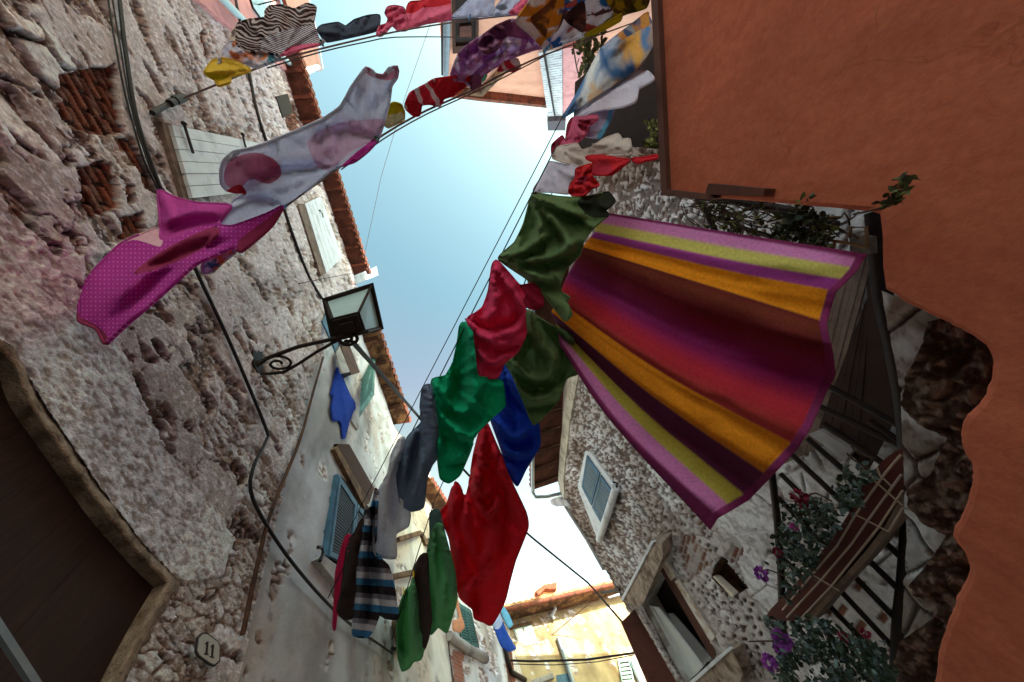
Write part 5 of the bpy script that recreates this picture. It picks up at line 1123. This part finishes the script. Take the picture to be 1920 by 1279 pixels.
# --- front line
cl('shirt', 'dark olive green shirt pegged at the top of the line above the towel', 'shirt', [(990, 390), (1000, 363), (1045, 369), (1085, 371), (1120, 365), (1140, 361), (1153, 378), (1135, 395), (1141, 403), (1115, 425), (1095, 450), (1087, 478), (1060, 505), (1050, 535), (1053, 548), (1068, 558), (1062, 566), (1072, 590), (1060, 601), (1040, 578), (1015, 547), (985, 521), (935, 485), (965, 455), (982, 420)], SC, ['olive', 'oliveshade'],
   [('fan', 998, 366, 22, 6, 110, 400), ('fan', 936, 486, 14, 5, 110, 330), ('cr', [(1000, 369), (1047, 426), (1066, 464), (1055, 490)], 10, 9), ('cr', [(1000, 368), (1060, 396), (1104, 408)], 9, 8), ('cr', [(998, 372), (1012, 420), (1000, 462)], 9, 8), ('cr', [(937, 483), (995, 489), (1047, 478), (1085, 448)], 9, 9), ('cr', [(937, 482), (985, 469), (1038, 434)], 8, 8), ('cr', [(942, 484), (1009, 520), (1050, 528)], 9, 8), ('wr', 24, 1.6)], [([(1085, 374), (1120, 366), (1142, 360), (1156, 378), (1137, 396), (1146, 404), (1112, 408), (1090, 392)], 1)], 4.5)  # region: shade inside the sleeve, painted with the darker olive
cl('shirt', 'raspberry pink shirt hanging between the olive and emerald shirts', 'shirt', [(922, 502), (926, 491), (934, 490), (956, 514), (975, 535), (1000, 532), (1015, 548), (1018, 572), (1004, 580), (986, 576), (984, 600), (986, 626), (970, 660), (946, 680), (932, 708), (902, 708), (893, 690), (888, 645), (876, 598), (890, 588), (905, 576), (916, 545)], SC, ['rasp', 'raspshade'],
   [('fan', 928, 492, 22, 4.5, 90, 330), ('fan', 877, 597, 14, 4, 70, 250), ('cr', [(880, 598), (918, 618), (961, 607), (980, 579)], 9, -9), ('cr', [(888, 626), (933, 647), (980, 636)], 8, 6), ('cr', [(928, 502), (971, 560), (985, 607)], 8, 8), ('cr', [(925, 507), (930, 566), (912, 606)], 10, 9), ('cr', [(890, 650), (920, 680), (960, 664)], 7, 5), ('wr', 20, 1.5)], [([(974, 534), (1000, 528), (1020, 548), (1022, 576), (996, 584), (980, 566), (986, 552)], 1)], 5., .02)  # region: sleeve shade painted with the darker raspberry
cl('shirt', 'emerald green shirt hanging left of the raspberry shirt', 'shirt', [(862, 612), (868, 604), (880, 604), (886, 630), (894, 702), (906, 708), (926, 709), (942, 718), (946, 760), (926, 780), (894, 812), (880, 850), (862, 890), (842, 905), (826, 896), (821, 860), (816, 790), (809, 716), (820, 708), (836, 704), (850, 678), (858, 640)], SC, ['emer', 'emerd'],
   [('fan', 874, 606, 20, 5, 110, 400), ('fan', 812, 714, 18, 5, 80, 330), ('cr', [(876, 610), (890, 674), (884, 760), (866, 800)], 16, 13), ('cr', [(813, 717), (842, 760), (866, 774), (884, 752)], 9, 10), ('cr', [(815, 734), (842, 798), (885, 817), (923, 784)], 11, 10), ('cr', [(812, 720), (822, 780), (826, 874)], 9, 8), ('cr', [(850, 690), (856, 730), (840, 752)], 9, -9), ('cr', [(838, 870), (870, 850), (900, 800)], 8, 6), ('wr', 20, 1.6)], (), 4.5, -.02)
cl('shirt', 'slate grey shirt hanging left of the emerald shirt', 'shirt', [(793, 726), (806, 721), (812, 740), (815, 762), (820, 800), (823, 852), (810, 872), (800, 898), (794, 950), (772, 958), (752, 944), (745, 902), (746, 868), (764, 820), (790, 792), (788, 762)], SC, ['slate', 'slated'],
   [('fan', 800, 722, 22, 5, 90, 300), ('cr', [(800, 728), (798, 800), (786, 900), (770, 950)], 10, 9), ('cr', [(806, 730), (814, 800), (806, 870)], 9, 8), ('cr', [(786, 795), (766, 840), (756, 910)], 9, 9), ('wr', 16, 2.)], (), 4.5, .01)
cl('trousers', 'white trousers hanging between the slate shirt and striped sweater', 'trousers', [(734, 852), (748, 824), (758, 820), (754, 850), (746, 884), (748, 930), (768, 958), (766, 986), (742, 1002), (742, 1046), (704, 1040), (700, 1000), (703, 962), (712, 916), (727, 888)], SC, ['wht', 'lilac'], [('fan', 752, 822, 22, 5, 130, 400), ('cr', [(750, 826), (728, 900), (722, 1030)], 10, 9), ('cr', [(752, 850), (738, 930), (740, 990)], 8, -8), ('cr', [(730, 870), (712, 940), (708, 1020)], 9, 8), ('wr', 18, 2.4)], (), 5., -.01)
cl('sweater', 'sweater striped blue, white, grey and black at the lower left', 'sweater', [(696, 950), (704, 916), (710, 926), (706, 960), (706, 1036), (728, 1062), (738, 1096), (746, 1158), (722, 1158), (712, 1152), (704, 1172), (690, 1194), (662, 1190), (664, 1150), (669, 1110), (671, 1060), (680, 1010), (684, 960)], SC, ['stripe'], [('fan', 703, 918, 20, 4, 150, 500), ('cr', [(703, 925), (694, 1020), (688, 1190)], 7, -9), ('cr', [(704, 940), (716, 1060), (728, 1155)], 9, 8), ('cr', [(694, 950), (680, 1050), (674, 1185)], 8, 8), ('wr', 18, 1.6)], (), 4.5, .01)
cl('shirt', 'black shirt hanging left of the striped sweater', 'shirt', [(652, 1016), (664, 1000), (680, 972), (682, 1010), (672, 1052), (670, 1104), (664, 1156), (648, 1160), (632, 1144), (640, 1110), (646, 1060)], SC, 'blk', None, (), 5., -.03)
cl('cloth', 'narrow hot pink cloth at the left end of the front line', 'cloth', [(648, 1006), (657, 1004), (652, 1040), (642, 1084), (634, 1130), (628, 1182), (625, 1172), (627, 1130), (630, 1072), (640, 1030)], SC, 'hotpink', None, (), 4., -.05)
# --- back line
cl('shirt', 'dark olive shirt hanging behind the raspberry shirt', 'shirt', [(984, 582), (994, 584), (1030, 608), (1062, 622), (1076, 640), (1074, 662), (1090, 690), (1082, 702), (1062, 710), (1046, 752), (1020, 780), (1000, 796), (985, 762), (960, 702), (944, 676), (950, 640), (970, 610)], SD, ['olive', 'oliveshade'], [('fan', 985, 584, 20, 5, 90, 330), ('cr', [(990, 584), (1004, 626), (1038, 683)], 10, 9), ('cr', [(952, 674), (995, 712), (1033, 705), (1042, 650)], 10, 10), ('cr', [(954, 679), (985, 745), (1028, 745), (1061, 712)], 10, 9), ('cr', [(966, 669), (988, 617)], 8, 7), ('cr', [(1020, 612), (1050, 650), (1066, 690)], 10, -8), ('wr', 22, 1.6)], (), 4.5, .45)
cl('shirt', 'royal blue shirt hanging below the olive shirt on the back line', 'shirt', [(930, 690), (945, 680), (956, 690), (976, 732), (992, 768), (1008, 784), (1013, 832), (1000, 857), (986, 880), (970, 911), (955, 890), (936, 832), (920, 786), (922, 750)], SD, 'blue', [('fan', 950, 684, 22, 5, 100, 400), ('cr', [(923, 784), (961, 822), (998, 808)], 9, 9), ('cr', [(926, 800), (958, 852), (996, 846)], 9, 8), ('cr', [(949, 698), (970, 740), (996, 775)], 9, 8), ('cr', [(944, 700), (945, 760), (966, 800)], 9, 8), ('wr', 20, 1.4)], (), 5., .06)
cl('dress', 'long crimson red dress hanging in the lower middle', 'dress', [(846, 918), (854, 903), (862, 910), (872, 930), (880, 900), (888, 850), (902, 798), (914, 794), (928, 826), (942, 858), (952, 888), (986, 960), (990, 990), (967, 1050), (956, 1090), (946, 1130), (922, 1172), (906, 1166), (890, 1160), (886, 1142), (862, 1120), (851, 1070), (842, 1010), (828, 976), (824, 962), (838, 944)], SD, 'dkred',
   [('fan', 910, 800, 26, 4, 160, 600), ('fan', 856, 905, 18, 4, 110, 400), ('cr', [(908, 800), (902, 856), (893, 915), (900, 960)], 9, 10), ('cr', [(896, 850), (911, 876), (926, 844)], 7, 9), ('cr', [(886, 884), (908, 930), (928, 906)], 8, 10), ('cr', [(880, 906), (911, 966), (940, 930)], 9, 11), ('cr', [(920, 829), (951, 905), (985, 980)], 12, 10), ('cr', [(941, 915), (945, 977), (940, 1050)], 9, -11), ('cr', [(856, 907), (850, 977), (864, 1080)], 9, 9), ('cr', [(876, 930), (874, 994), (904, 1064)], 10, 10), ('cr', [(905, 1080), (888, 1109), (896, 1155)], 8, -9), ('cr', [(928, 1045), (905, 1082), (860, 1122)], 9, 8), ('cr', [(915, 960), (916, 1020), (900, 1075)], 9, 8), ('wr', 26, 1.5)], (), 5.5, -.02)
cl('shirt', 'mid green shirt hanging left of the crimson dress', 'shirt', [(808, 1000), (818, 982), (829, 982), (840, 1022), (853, 1072), (857, 1122), (850, 1150), (838, 1186), (822, 1176), (808, 1190), (804, 1150), (800, 1090), (800, 1040)], SD, 'grn', [('fan', 820, 984, 24, 5, 110, 400), ('cr', [(826, 984), (836, 1060), (828, 1170)], 9, 9), ('cr', [(812, 1000), (816, 1080), (822, 1170)], 8, 8), ('cr', [(836, 1000), (850, 1090), (846, 1140)], 8, 8), ('wr', 16, 3.0)], (), 5., .02)
cl('cloth', 'grey teal cloth hanging above the mid green shirt', 'cloth', [(806, 962), (818, 954), (825, 960), (830, 984), (818, 1002), (808, 1030), (806, 1000)], SD, 'teal', None, (), 4., -.04)
cl('skirt', 'dark brown skirt hanging between the two green shirts', 'skirt', [(776, 1066), (788, 1042), (801, 1038), (804, 1092), (809, 1160), (804, 1196), (796, 1218), (784, 1214), (780, 1150), (776, 1100)], SD, 'dbr', None, (), 5., .03)
cl('shirt', 'yellowish green shirt lowest on the line beside the dark brown skirt', 'shirt', [(758, 1110), (768, 1098), (775, 1082), (782, 1120), (786, 1180), (797, 1206), (790, 1236), (776, 1240), (768, 1252), (754, 1258), (746, 1230), (744, 1180), (746, 1146)], SD, ['grn', 'oliveshade'], [('fan', 774, 1086, 22, 5, 110, 400), ('cr', [(776, 1086), (774, 1150), (772, 1245)], 9, 10), ('cr', [(764, 1104), (754, 1160), (756, 1250)], 9, -9), ('wr', 16, 2.6)], (), 4.5, .05)
cl('cloth', 'tan cloth hanging behind the yellowish green shirt', 'cloth', [(735, 1166), (744, 1162), (750, 1200), (752, 1290), (738, 1290), (736, 1240)], SD, 'tan', None, (), 5., -.06)
# --- by the windows further down the alley
QF = vplane(.6, 9.2, .5, 1)
cl('cloth', 'bright blue cloth hanging in front of the sunlit house', 'cloth', [(921, 1160), (934, 1146), (940, 1158), (947, 1178), (958, 1200), (968, 1217), (954, 1222), (940, 1212), (932, 1194)], QF, ['royal', 'paleblue'], None, [([(916, 1160), (934, 1142), (942, 1166), (934, 1180), (924, 1176)], 1)], 4.)
cl('cloth', 'sky blue cloth beside the bright blue one', 'cloth', [(938, 1142), (944, 1137), (954, 1152), (962, 1172), (954, 1178), (944, 1160)], QF, 'sky', None, (), 4., -.1)
cl('cloth', 'peach cloth hanging by the dark green louvred window', 'cloth', [(853, 1126), (858, 1124), (864, 1150), (871, 1176), (862, 1186), (850, 1182), (849, 1164), (860, 1158)], QF, 'peach', None, (), 4., -.2)
cl('cloth', 'royal blue cloth hanging from the small window under the lantern', 'cloth', [(632, 690), (635, 688), (639, 696), (647, 720), (657, 742), (665, 754), (666, 766), (658, 782), (650, 808), (647, 821), (642, 822), (640, 800), (637, 790), (624, 789), (621, 766), (625, 742), (620, 740), (627, 708)], vplane(-1.35, 2.9, .105, 1), 'blue', [('fan', 634, 690, 18, 4, 60, 300), ('wr', 18, 1.2)], (), 4.)

# --- pink sheet and shirts on the second line
QPK = plane3((620, 320, dep(QB, 620, 320)), (203, 641, dep(PL, 203, 641)*.86), (298, 357, dep(PL, 298, 357)*.86))
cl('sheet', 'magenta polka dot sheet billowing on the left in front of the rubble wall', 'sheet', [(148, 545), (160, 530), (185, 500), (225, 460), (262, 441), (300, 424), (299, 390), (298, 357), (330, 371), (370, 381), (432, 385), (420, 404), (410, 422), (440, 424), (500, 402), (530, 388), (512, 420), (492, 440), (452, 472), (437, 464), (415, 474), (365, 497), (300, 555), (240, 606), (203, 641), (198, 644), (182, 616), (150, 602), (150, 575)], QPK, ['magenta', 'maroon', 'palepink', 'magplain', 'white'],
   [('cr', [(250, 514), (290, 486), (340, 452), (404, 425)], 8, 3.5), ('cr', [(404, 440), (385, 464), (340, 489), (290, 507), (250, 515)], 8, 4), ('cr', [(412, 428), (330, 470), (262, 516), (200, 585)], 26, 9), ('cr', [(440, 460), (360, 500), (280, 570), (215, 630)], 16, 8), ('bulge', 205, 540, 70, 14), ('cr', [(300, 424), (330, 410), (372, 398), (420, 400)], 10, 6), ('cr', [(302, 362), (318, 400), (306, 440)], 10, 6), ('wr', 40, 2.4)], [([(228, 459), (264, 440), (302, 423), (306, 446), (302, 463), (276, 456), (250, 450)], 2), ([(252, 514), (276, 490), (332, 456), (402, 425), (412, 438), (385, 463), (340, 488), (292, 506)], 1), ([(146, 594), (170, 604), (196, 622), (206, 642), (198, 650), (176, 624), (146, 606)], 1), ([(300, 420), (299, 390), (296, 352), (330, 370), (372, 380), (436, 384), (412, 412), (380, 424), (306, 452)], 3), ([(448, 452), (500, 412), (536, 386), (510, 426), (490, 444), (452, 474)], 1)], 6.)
cl('shirt', 'white and pink shirt flying upright against the sky beside the polka dot sheet', 'shirt', [(416, 345), (415, 320), (422, 300), (440, 285), (470, 279), (500, 269), (560, 245), (610, 222), (640, 200), (660, 165), (678, 140), (687, 129), (698, 134), (705, 141), (720, 143), (730, 130), (745, 127), (743, 145), (733, 160), (729, 190), (719, 230), (708, 262), (690, 283), (664, 303), (620, 318), (580, 352), (545, 379), (520, 391), (415, 428), (424, 404), (440, 376), (460, 361), (440, 360), (424, 356)], SB, ['white', 'mauve', 'whitepink', 'magplain', 'red'],
   [('fan', 622, 318, 16, 5, 120, 400), ('fan', 704, 262, 18, 5, 100, 300), ('fan', 530, 388, 16, 4, 100, 260), ('cr', [(622, 316), (560, 320), (500, 335), (450, 372)], 10, 8), ('cr', [(530, 388), (480, 378), (440, 392), (418, 420)], 9, 7), ('cr', [(700, 264), (680, 210), (686, 150)], 12, 8), ('cr', [(704, 262), (650, 250), (590, 266)], 12, 8), ('cr', [(622, 314), (604, 270), (620, 232)], 11, 7), ('bulge', 474, 316, 44, -22), ('cr', [(422, 312), (446, 290), (484, 284), (520, 302), (530, 330)], 7, 7), ('wr', 24, .7)], [([(420, 340), (424, 310), (446, 292), (482, 286), (516, 300), (528, 326), (504, 344), (470, 336), (452, 352), (436, 354)], 1), ([(578, 262), (632, 232), (690, 224), (722, 226), (700, 262), (660, 282), (622, 316), (600, 316), (586, 296)], 2), ([(636, 316), (672, 282), (712, 254), (708, 272), (664, 308)], 3), ([(432, 352), (450, 346), (462, 362), (444, 366), (426, 360)], 4), ([(684, 128), (694, 132), (705, 140), (722, 142), (732, 128), (748, 124), (744, 142), (724, 150), (690, 140)], 1)], 6., .02)
cl('towel', 'small white towel with pink sprigs at the left end of the pale line', 'towel', [(380, 500), (392, 484), (418, 474), (438, 464), (440, 474), (416, 492), (398, 510), (384, 512)], QPK, 'print_', None, (), 4., -.06)
cl('sock', 'yellow and cream socks pegged beside the white and pink shirt', 'socks', [(720, 222), (726, 205), (738, 194), (751, 197), (757, 210), (756, 224), (744, 230), (728, 238), (722, 234)], SB2, ['yg', 'cream'], None, [([(718, 222), (736, 214), (758, 212), (758, 228), (728, 242), (718, 236)], 1)], 3.5)
cl('top', 'small red and white striped top on the line left of the purple print', 'top', [(760, 200), (770, 176), (798, 160), (815, 150), (850, 145), (880, 140), (876, 158), (858, 170), (850, 178), (832, 184), (824, 198), (806, 194), (790, 196), (786, 215), (776, 216), (766, 208)], SB2, ['redstripe', 'redtrim'], None, [([(814, 148), (882, 136), (878, 164), (846, 182), (820, 182)], 1), ([(760, 194), (772, 188), (790, 196), (786, 220), (770, 214)], 1)], 4.)
cl('blouse', 'purple printed blouse in the top middle', 'blouse', [(846, 142), (852, 122), (862, 100), (880, 84), (905, 68), (930, 50), (960, 38), (980, 46), (1010, 70), (1018, 89), (1000, 93), (950, 112), (908, 140), (900, 158), (884, 166), (870, 152), (852, 150)], SB2, ['purple', 'purpled'], [('fan', 1012, 92, 18, 5, 90, 300), ('ring', 914, 84, 18, 7, 10, 60), ('cr', [(1010, 92), (950, 80), (900, 100), (866, 140)], 9, 8), ('cr', [(1000, 92), (940, 110), (890, 145)], 8, 7), ('wr', 16, 5.0)], [([(898, 76), (930, 50), (962, 38), (982, 46), (1000, 62), (986, 74), (950, 70), (930, 96), (906, 100)], 1), ([(876, 148), (898, 138), (902, 158), (884, 166)], 1)], 4.5)
cl('cloth', 'small dark red striped cloth hanging below the purple blouse', 'cloth', [(934, 132), (944, 119), (958, 114), (970, 112), (975, 127), (962, 133), (948, 131)], SB2, 'redstripe', None, (), 4., .05)
cl('scarf', 'flowered scarf with ochre and blue between the purple blouse and floral dress', 'scarf', [(968, 40), (984, 16), (1008, -14), (1056, -14), (1052, 30), (1040, 60), (1022, 74), (1036, 90), (1020, 90), (992, 62)], SB2, ['scarf', 'ochre'], [('fan', 1030, 88, 10, 6, 60, 300), ('wr', 26, 1.9)], [([(994, 34), (1018, 14), (1046, -8), (1030, 40), (1022, 70), (1004, 52)], 1)], 4.5, .03)
cl('dress', 'white floral print dress with brown and blue at the top edge', 'dress', [(1020, 78), (1040, 60), (1048, 20), (1056, -14), (1124, -14), (1138, 10), (1150, 28), (1130, 50), (1100, 65), (1062, 80), (1030, 90)], SB2, ['floral', 'brownp'], [('fan', 1030, 88, 9, 7, 80, 300), ('dir', .4, 36, 4), ('wr', 26, 1.9)], [([(1058, 34), (1078, 10), (1096, 4), (1096, 58), (1076, 52)], 1), ([(1030, 40), (1050, 10), (1056, 36), (1040, 62)], 1)], 4.5)
cl('cloth', 'mustard patterned cloth at the top edge next to the orange wall', 'cloth', [(1124, -2), (1140, -14), (1216, -14), (1212, 14), (1180, 24), (1152, 32), (1140, 12)], SB2, 'must', None, (), 5., -.02)
cl('cloth', 'yellow green cloth edge hanging under the floral dress', 'cloth', [(1096, 66), (1124, 50), (1152, 34), (1166, 26), (1164, 38), (1140, 52), (1112, 64)], SB2, 'yg', None, (), 4., .04)
QT = plane3((1055, 220, 3.3), (1222, 28, 3.0), (1222, 95, 2.5))
cl('towel', 'blue and orange tie dye towel next to the orange wall edge', 'towel', [(1054, 221), (1070, 196), (1090, 160), (1108, 126), (1126, 92), (1160, 64), (1192, 40), (1214, 24), (1225, 48), (1223, 88), (1204, 118), (1162, 150), (1110, 186), (1080, 206)], QT, ['tie', 'tied'], [('fan', 1056, 220, 18, 7, 140, 500), ('cr', [(1056, 220), (1120, 160), (1222, 90)], 12, 8), ('cr', [(1060, 214), (1120, 120), (1200, 50)], 12, 8), ('wr', 30, 1.9)], [([(1124, 94), (1160, 64), (1194, 38), (1216, 22), (1222, 44), (1190, 62), (1150, 86)], 1)], 5.)
QE2 = plane3((1078, 218, 3.2), (1100, 195, 3.2), (1225, 140, 2.4))
cl('blouse', 'greyish white sheer blouse under the tie dye towel', 'blouse', [(1078, 219), (1100, 196), (1140, 170), (1178, 147), (1196, 130), (1216, 136), (1226, 150), (1198, 166), (1192, 190), (1168, 200), (1130, 206), (1092, 216)], QE2, 'lgrey', [('fan', 1080, 216, 14, 7, 60, 300), ('wr', 28, 4.5)], (), 4.5)
cl('pillowcase', 'pale lilac pillowcase with a blue hem below the sheer blouse', 'pillowcase', [(1096, 214), (1120, 206), (1152, 202), (1142, 230), (1126, 258), (1094, 254), (1106, 236)], QE, ['lilac', 'sky'], None, [([(1154, 198), (1140, 236), (1124, 264), (1120, 254), (1136, 228), (1144, 202)], 1)], 4., -.08)
cl('top', 'rose red ruffled top above the beige shirt', 'top', [(1060, 266), (1064, 236), (1072, 222), (1090, 220), (1118, 217), (1121, 225), (1106, 235), (1101, 250), (1090, 261), (1076, 275), (1052, 276), (1036, 292), (1035, 272), (1054, 255)], QE, ['coral', 'raspshade'], [('fan', 1068, 224, 14, 5, 40, 200), ('wr', 18, 4.5)], [([(1084, 232), (1106, 224), (1104, 236), (1092, 246)], 1), ([(1062, 222), (1074, 218), (1066, 250), (1056, 262), (1034, 296), (1032, 274), (1052, 256)], 1)], 4.)
cl('shirt', 'crumpled beige shirt beside the dark house wall', 'shirt', [(1036, 296), (1046, 276), (1066, 272), (1082, 270), (1090, 282), (1108, 277), (1130, 262), (1158, 252), (1166, 262), (1180, 262), (1183, 290), (1152, 292), (1112, 291), (1113, 304), (1086, 312), (1060, 305)], QE, 'beige', [('fan', 1050, 280, 10, 5, 50, 300), ('wr', 23, 5.6)], (), 4., .02)
cl('cloth', 'white cloth pegged just above the upper olive shirt', 'cloth', [(1000, 358), (1014, 334), (1030, 304), (1056, 308), (1082, 312), (1079, 326), (1069, 345), (1066, 363), (1034, 360)], QE, 'lgrey', [('fan', 1030, 306, 9, 5, 40, 200), ('wr', 28, 3.4)], (), 4.5, .04)
cl('top', 'red twisted top beside the white cloth', 'top', [(1067, 360), (1070, 345), (1079, 336), (1080, 318), (1094, 312), (1108, 309), (1109, 330), (1123, 347), (1110, 353), (1096, 366), (1076, 368)], QE, ['redb', 'raspshade'], [('fan', 1085, 340, 9, 5, 15, 100), ('wr', 14, 10.0)], [([(1082, 336), (1100, 330), (1102, 340), (1088, 344)], 1)], 3.5, .06)
cl('top', 'red top stretched to the right above the twisted red top', 'top', [(1098, 295), (1112, 292), (1130, 292), (1156, 297), (1180, 300), (1168, 312), (1148, 327), (1126, 328), (1110, 326), (1112, 306)], QE, ['redb', 'red'], [('fan', 1178, 300, 9, 4, 40, 200), ('wr', 20, 1.6)], [([(1116, 306), (1140, 302), (1146, 324), (1112, 326)], 1)], 4., .03)
cl('cloth', 'narrow red strip of cloth reaching the orange wall edge', 'cloth', [(1184, 298), (1206, 296), (1231, 291), (1232, 297), (1212, 301), (1196, 306)], QE, 'redb', None, (), 4.)
# --- top line
cl('blouse', 'black and white zebra striped ruffled blouse at the upper left', 'blouse', [(444, 66), (446, 46), (466, 38), (497, 34), (498, 22), (507, 12), (533, 11), (552, 18), (575, 8), (592, 13), (588, 42), (598, 73), (608, 77), (599, 84), (562, 93), (528, 104), (510, 101), (490, 95), (475, 98), (458, 95), (445, 84)], SA, ['zebra', 'zebra2', 'pinkr'], [('fan', 525, 100, 14, 4, 40, 250), ('wr', 15, 2.8)], [([(438, 70), (442, 44), (466, 34), (494, 30), (496, 18), (507, 8), (575, 4), (596, 10), (588, 44), (560, 50), (520, 62), (494, 72), (486, 98), (458, 100)], 1), ([(527, 104), (545, 88), (598, 81), (600, 86), (562, 95), (530, 107)], 2)], 3.5)
cl('top', 'white top with teal and orange print left of the zebra blouse', 'top', [(408, 122), (420, 92), (432, 78), (446, 82), (462, 97), (488, 97), (510, 101), (526, 108), (500, 119), (478, 126), (462, 120), (440, 112), (424, 110)], SA, 'print_', [('wr', 18, 8.0)], (), 4., -.03)
cl('cloth', 'crumpled greyish cloth at the far left of the top line', 'cloth', [(430, 84), (436, 62), (452, 44), (458, 58), (448, 70), (446, 84)], SA, 'beige', [('wr', 12, 8.0)], (), 4., -.05)
cl('shorts', 'small yellow shorts pegged at the left end of the top line', 'shorts', [(386, 132), (400, 114), (420, 110), (442, 116), (469, 130), (456, 138), (433, 143), (430, 155), (409, 161), (403, 150), (385, 140)], SA, ['yellow', 'yg'], [('fan', 466, 131, 12, 4, 40, 200), ('wr', 16, 1.9)], [([(382, 136), (414, 138), (432, 142), (408, 152)], 1)], 4.)
cl('cloth', 'dark grey blue cloth hanging against the sky at the top', 'cloth', [(595, 56), (604, 48), (635, 43), (648, 50), (665, 38), (690, 30), (712, 29), (709, 55), (690, 62), (650, 71), (612, 78), (601, 66)], SA, 'dkblue', None, (), 5., -.02)
cl('top', 'crumpled pink ruffled top between the dark grey blue cloth and the pink shirt', 'top', [(706, 66), (712, 50), (725, 45), (728, 35), (722, 25), (727, 14), (740, 11), (757, 15), (763, 32), (763, 56), (746, 57), (735, 48), (725, 58), (715, 67)], SA, 'ruff', [('wr', 12, 9.9), ('dir', 1., 14, 2.5)], (), 3.5)
cl('shirt', 'pink shirt with a red collar at the top edge', 'shirt', [(762, 52), (763, 14), (770, 4), (790, 2), (815, -4), (843, -2), (844, 20), (846, 36), (800, 44)], SA, ['pinkr', 'redtrim'], None, [([(760, 24), (764, 6), (790, -2), (846, -10), (846, 6), (812, 14), (794, 14), (778, 24)], 1)], 5.)
cl('blouse', 'pale blue blouse at the top edge beside the pink shirt', 'blouse', [(848, 33), (862, 18), (880, 0), (905, -14), (928, -14), (921, 28), (890, 31)], SA, 'paleblue', [('wr', 20, 6.1)], (), 5., .02)
cl('blouse', 'pale blue blouse with grey collar at the top edge above the purple blouse', 'blouse', [(920, 29), (932, 10), (952, -10), (976, -4), (974, 14), (956, 26)], SA, ['paleblue', 'slate'], [('wr', 16, 8.0)], [([(930, 14), (944, 8), (952, 16), (938, 20)], 1)], 4.)
cl('cloth', 'hot pink ruffled cloth at the top edge over the scarf', 'cloth', [(955, 24), (970, 8), (1000, -14), (1014, -6), (986, 18), (962, 28)], SA, 'ruff', [('wr', 12, 8.0)], (), 4., .05)

# --- pegs
peg0 = None
PG_ = 'clothes pegs'
def peg(label, u, v, pl, m, ang):
    global peg0
    if peg0 is None:
        g = G(); g.box((-.005, -.006, -.05), (.001, .006, .03)); g.box((.002, -.006, -.05), (.008, .006, .03)); g.box((-.007, -.007, -.012), (.010, .007, -.006)); 
        peg0 = obj('clothes_peg', g, m)
    o = peg0 if 'placed' not in peg0 else peg0.copy()
    if o is not peg0: COL.objects.link(o); ROOTS.append(o); o.data = peg0.data
    o['placed'] = 1; o.location = pl.at(u, v, .012); o.rotation_euler = (0, 0, ang); o.scale = (1.15,)*3
    o.material_slots[0].link = 'OBJECT'; o.material_slots[0].material = m
    tag(o, label, 'clothes peg', PG_)
pb = mat('peg_blue', C3(60, 120, 170), rough=.5, bump=0); pgn = mat('peg_green', C3(70, 150, 110), rough=.5, bump=0); pye = mat('peg_yellow', C3(236, 196, 40), rough=.5, bump=0); pdk = mat('peg_dark', C3(70, 54, 50), rough=.6, bump=0)
for a in (('blue peg holding the polka dot sheet next to the white and pink shirt', 532, 388, QB, pb, .6), ('blue peg at the lower end of the polka dot sheet', 437, 470, QB, pb, .6), ('teal peg at the right end of the white and pink shirt', 705, 262, QB, pgn, .6), ('teal peg below the purple blouse', 907, 148, QB, pgn, .6), ('blue peg at the meeting of purple blouse and scarf', 1024, 92, QB, pb, .6),
          ('blue peg on the pale blue blouse', 880, 33, QA, pb, .4), ('dark peg at the right corner of the zebra blouse', 604, 82, QA, pdk, .4), ('dark peg at the left corner of the zebra blouse', 524, 108, QA, pdk, .4), ('dark peg at the top corner of the upper olive shirt', 1000, 362, QC, pdk, 1.), ('dark peg where the olive and raspberry shirts meet', 931, 489, QC, pdk, 1.), ('dark peg where the raspberry and emerald shirts meet', 874, 600, QC, pdk, 1.), ('dark peg where the emerald and slate shirts meet', 811, 714, QC, pdk, 1.), ('yellow peg left of the dark brown skirt', 775, 1075, QD, pye, 1.), ('yellow peg between the sweater and the yellowish green shirt', 757, 1106, QD, pye, 1.), ('green peg below the sweater hem', 728, 1168, QD, pgn, 1.)):
    peg(*a)
settle()
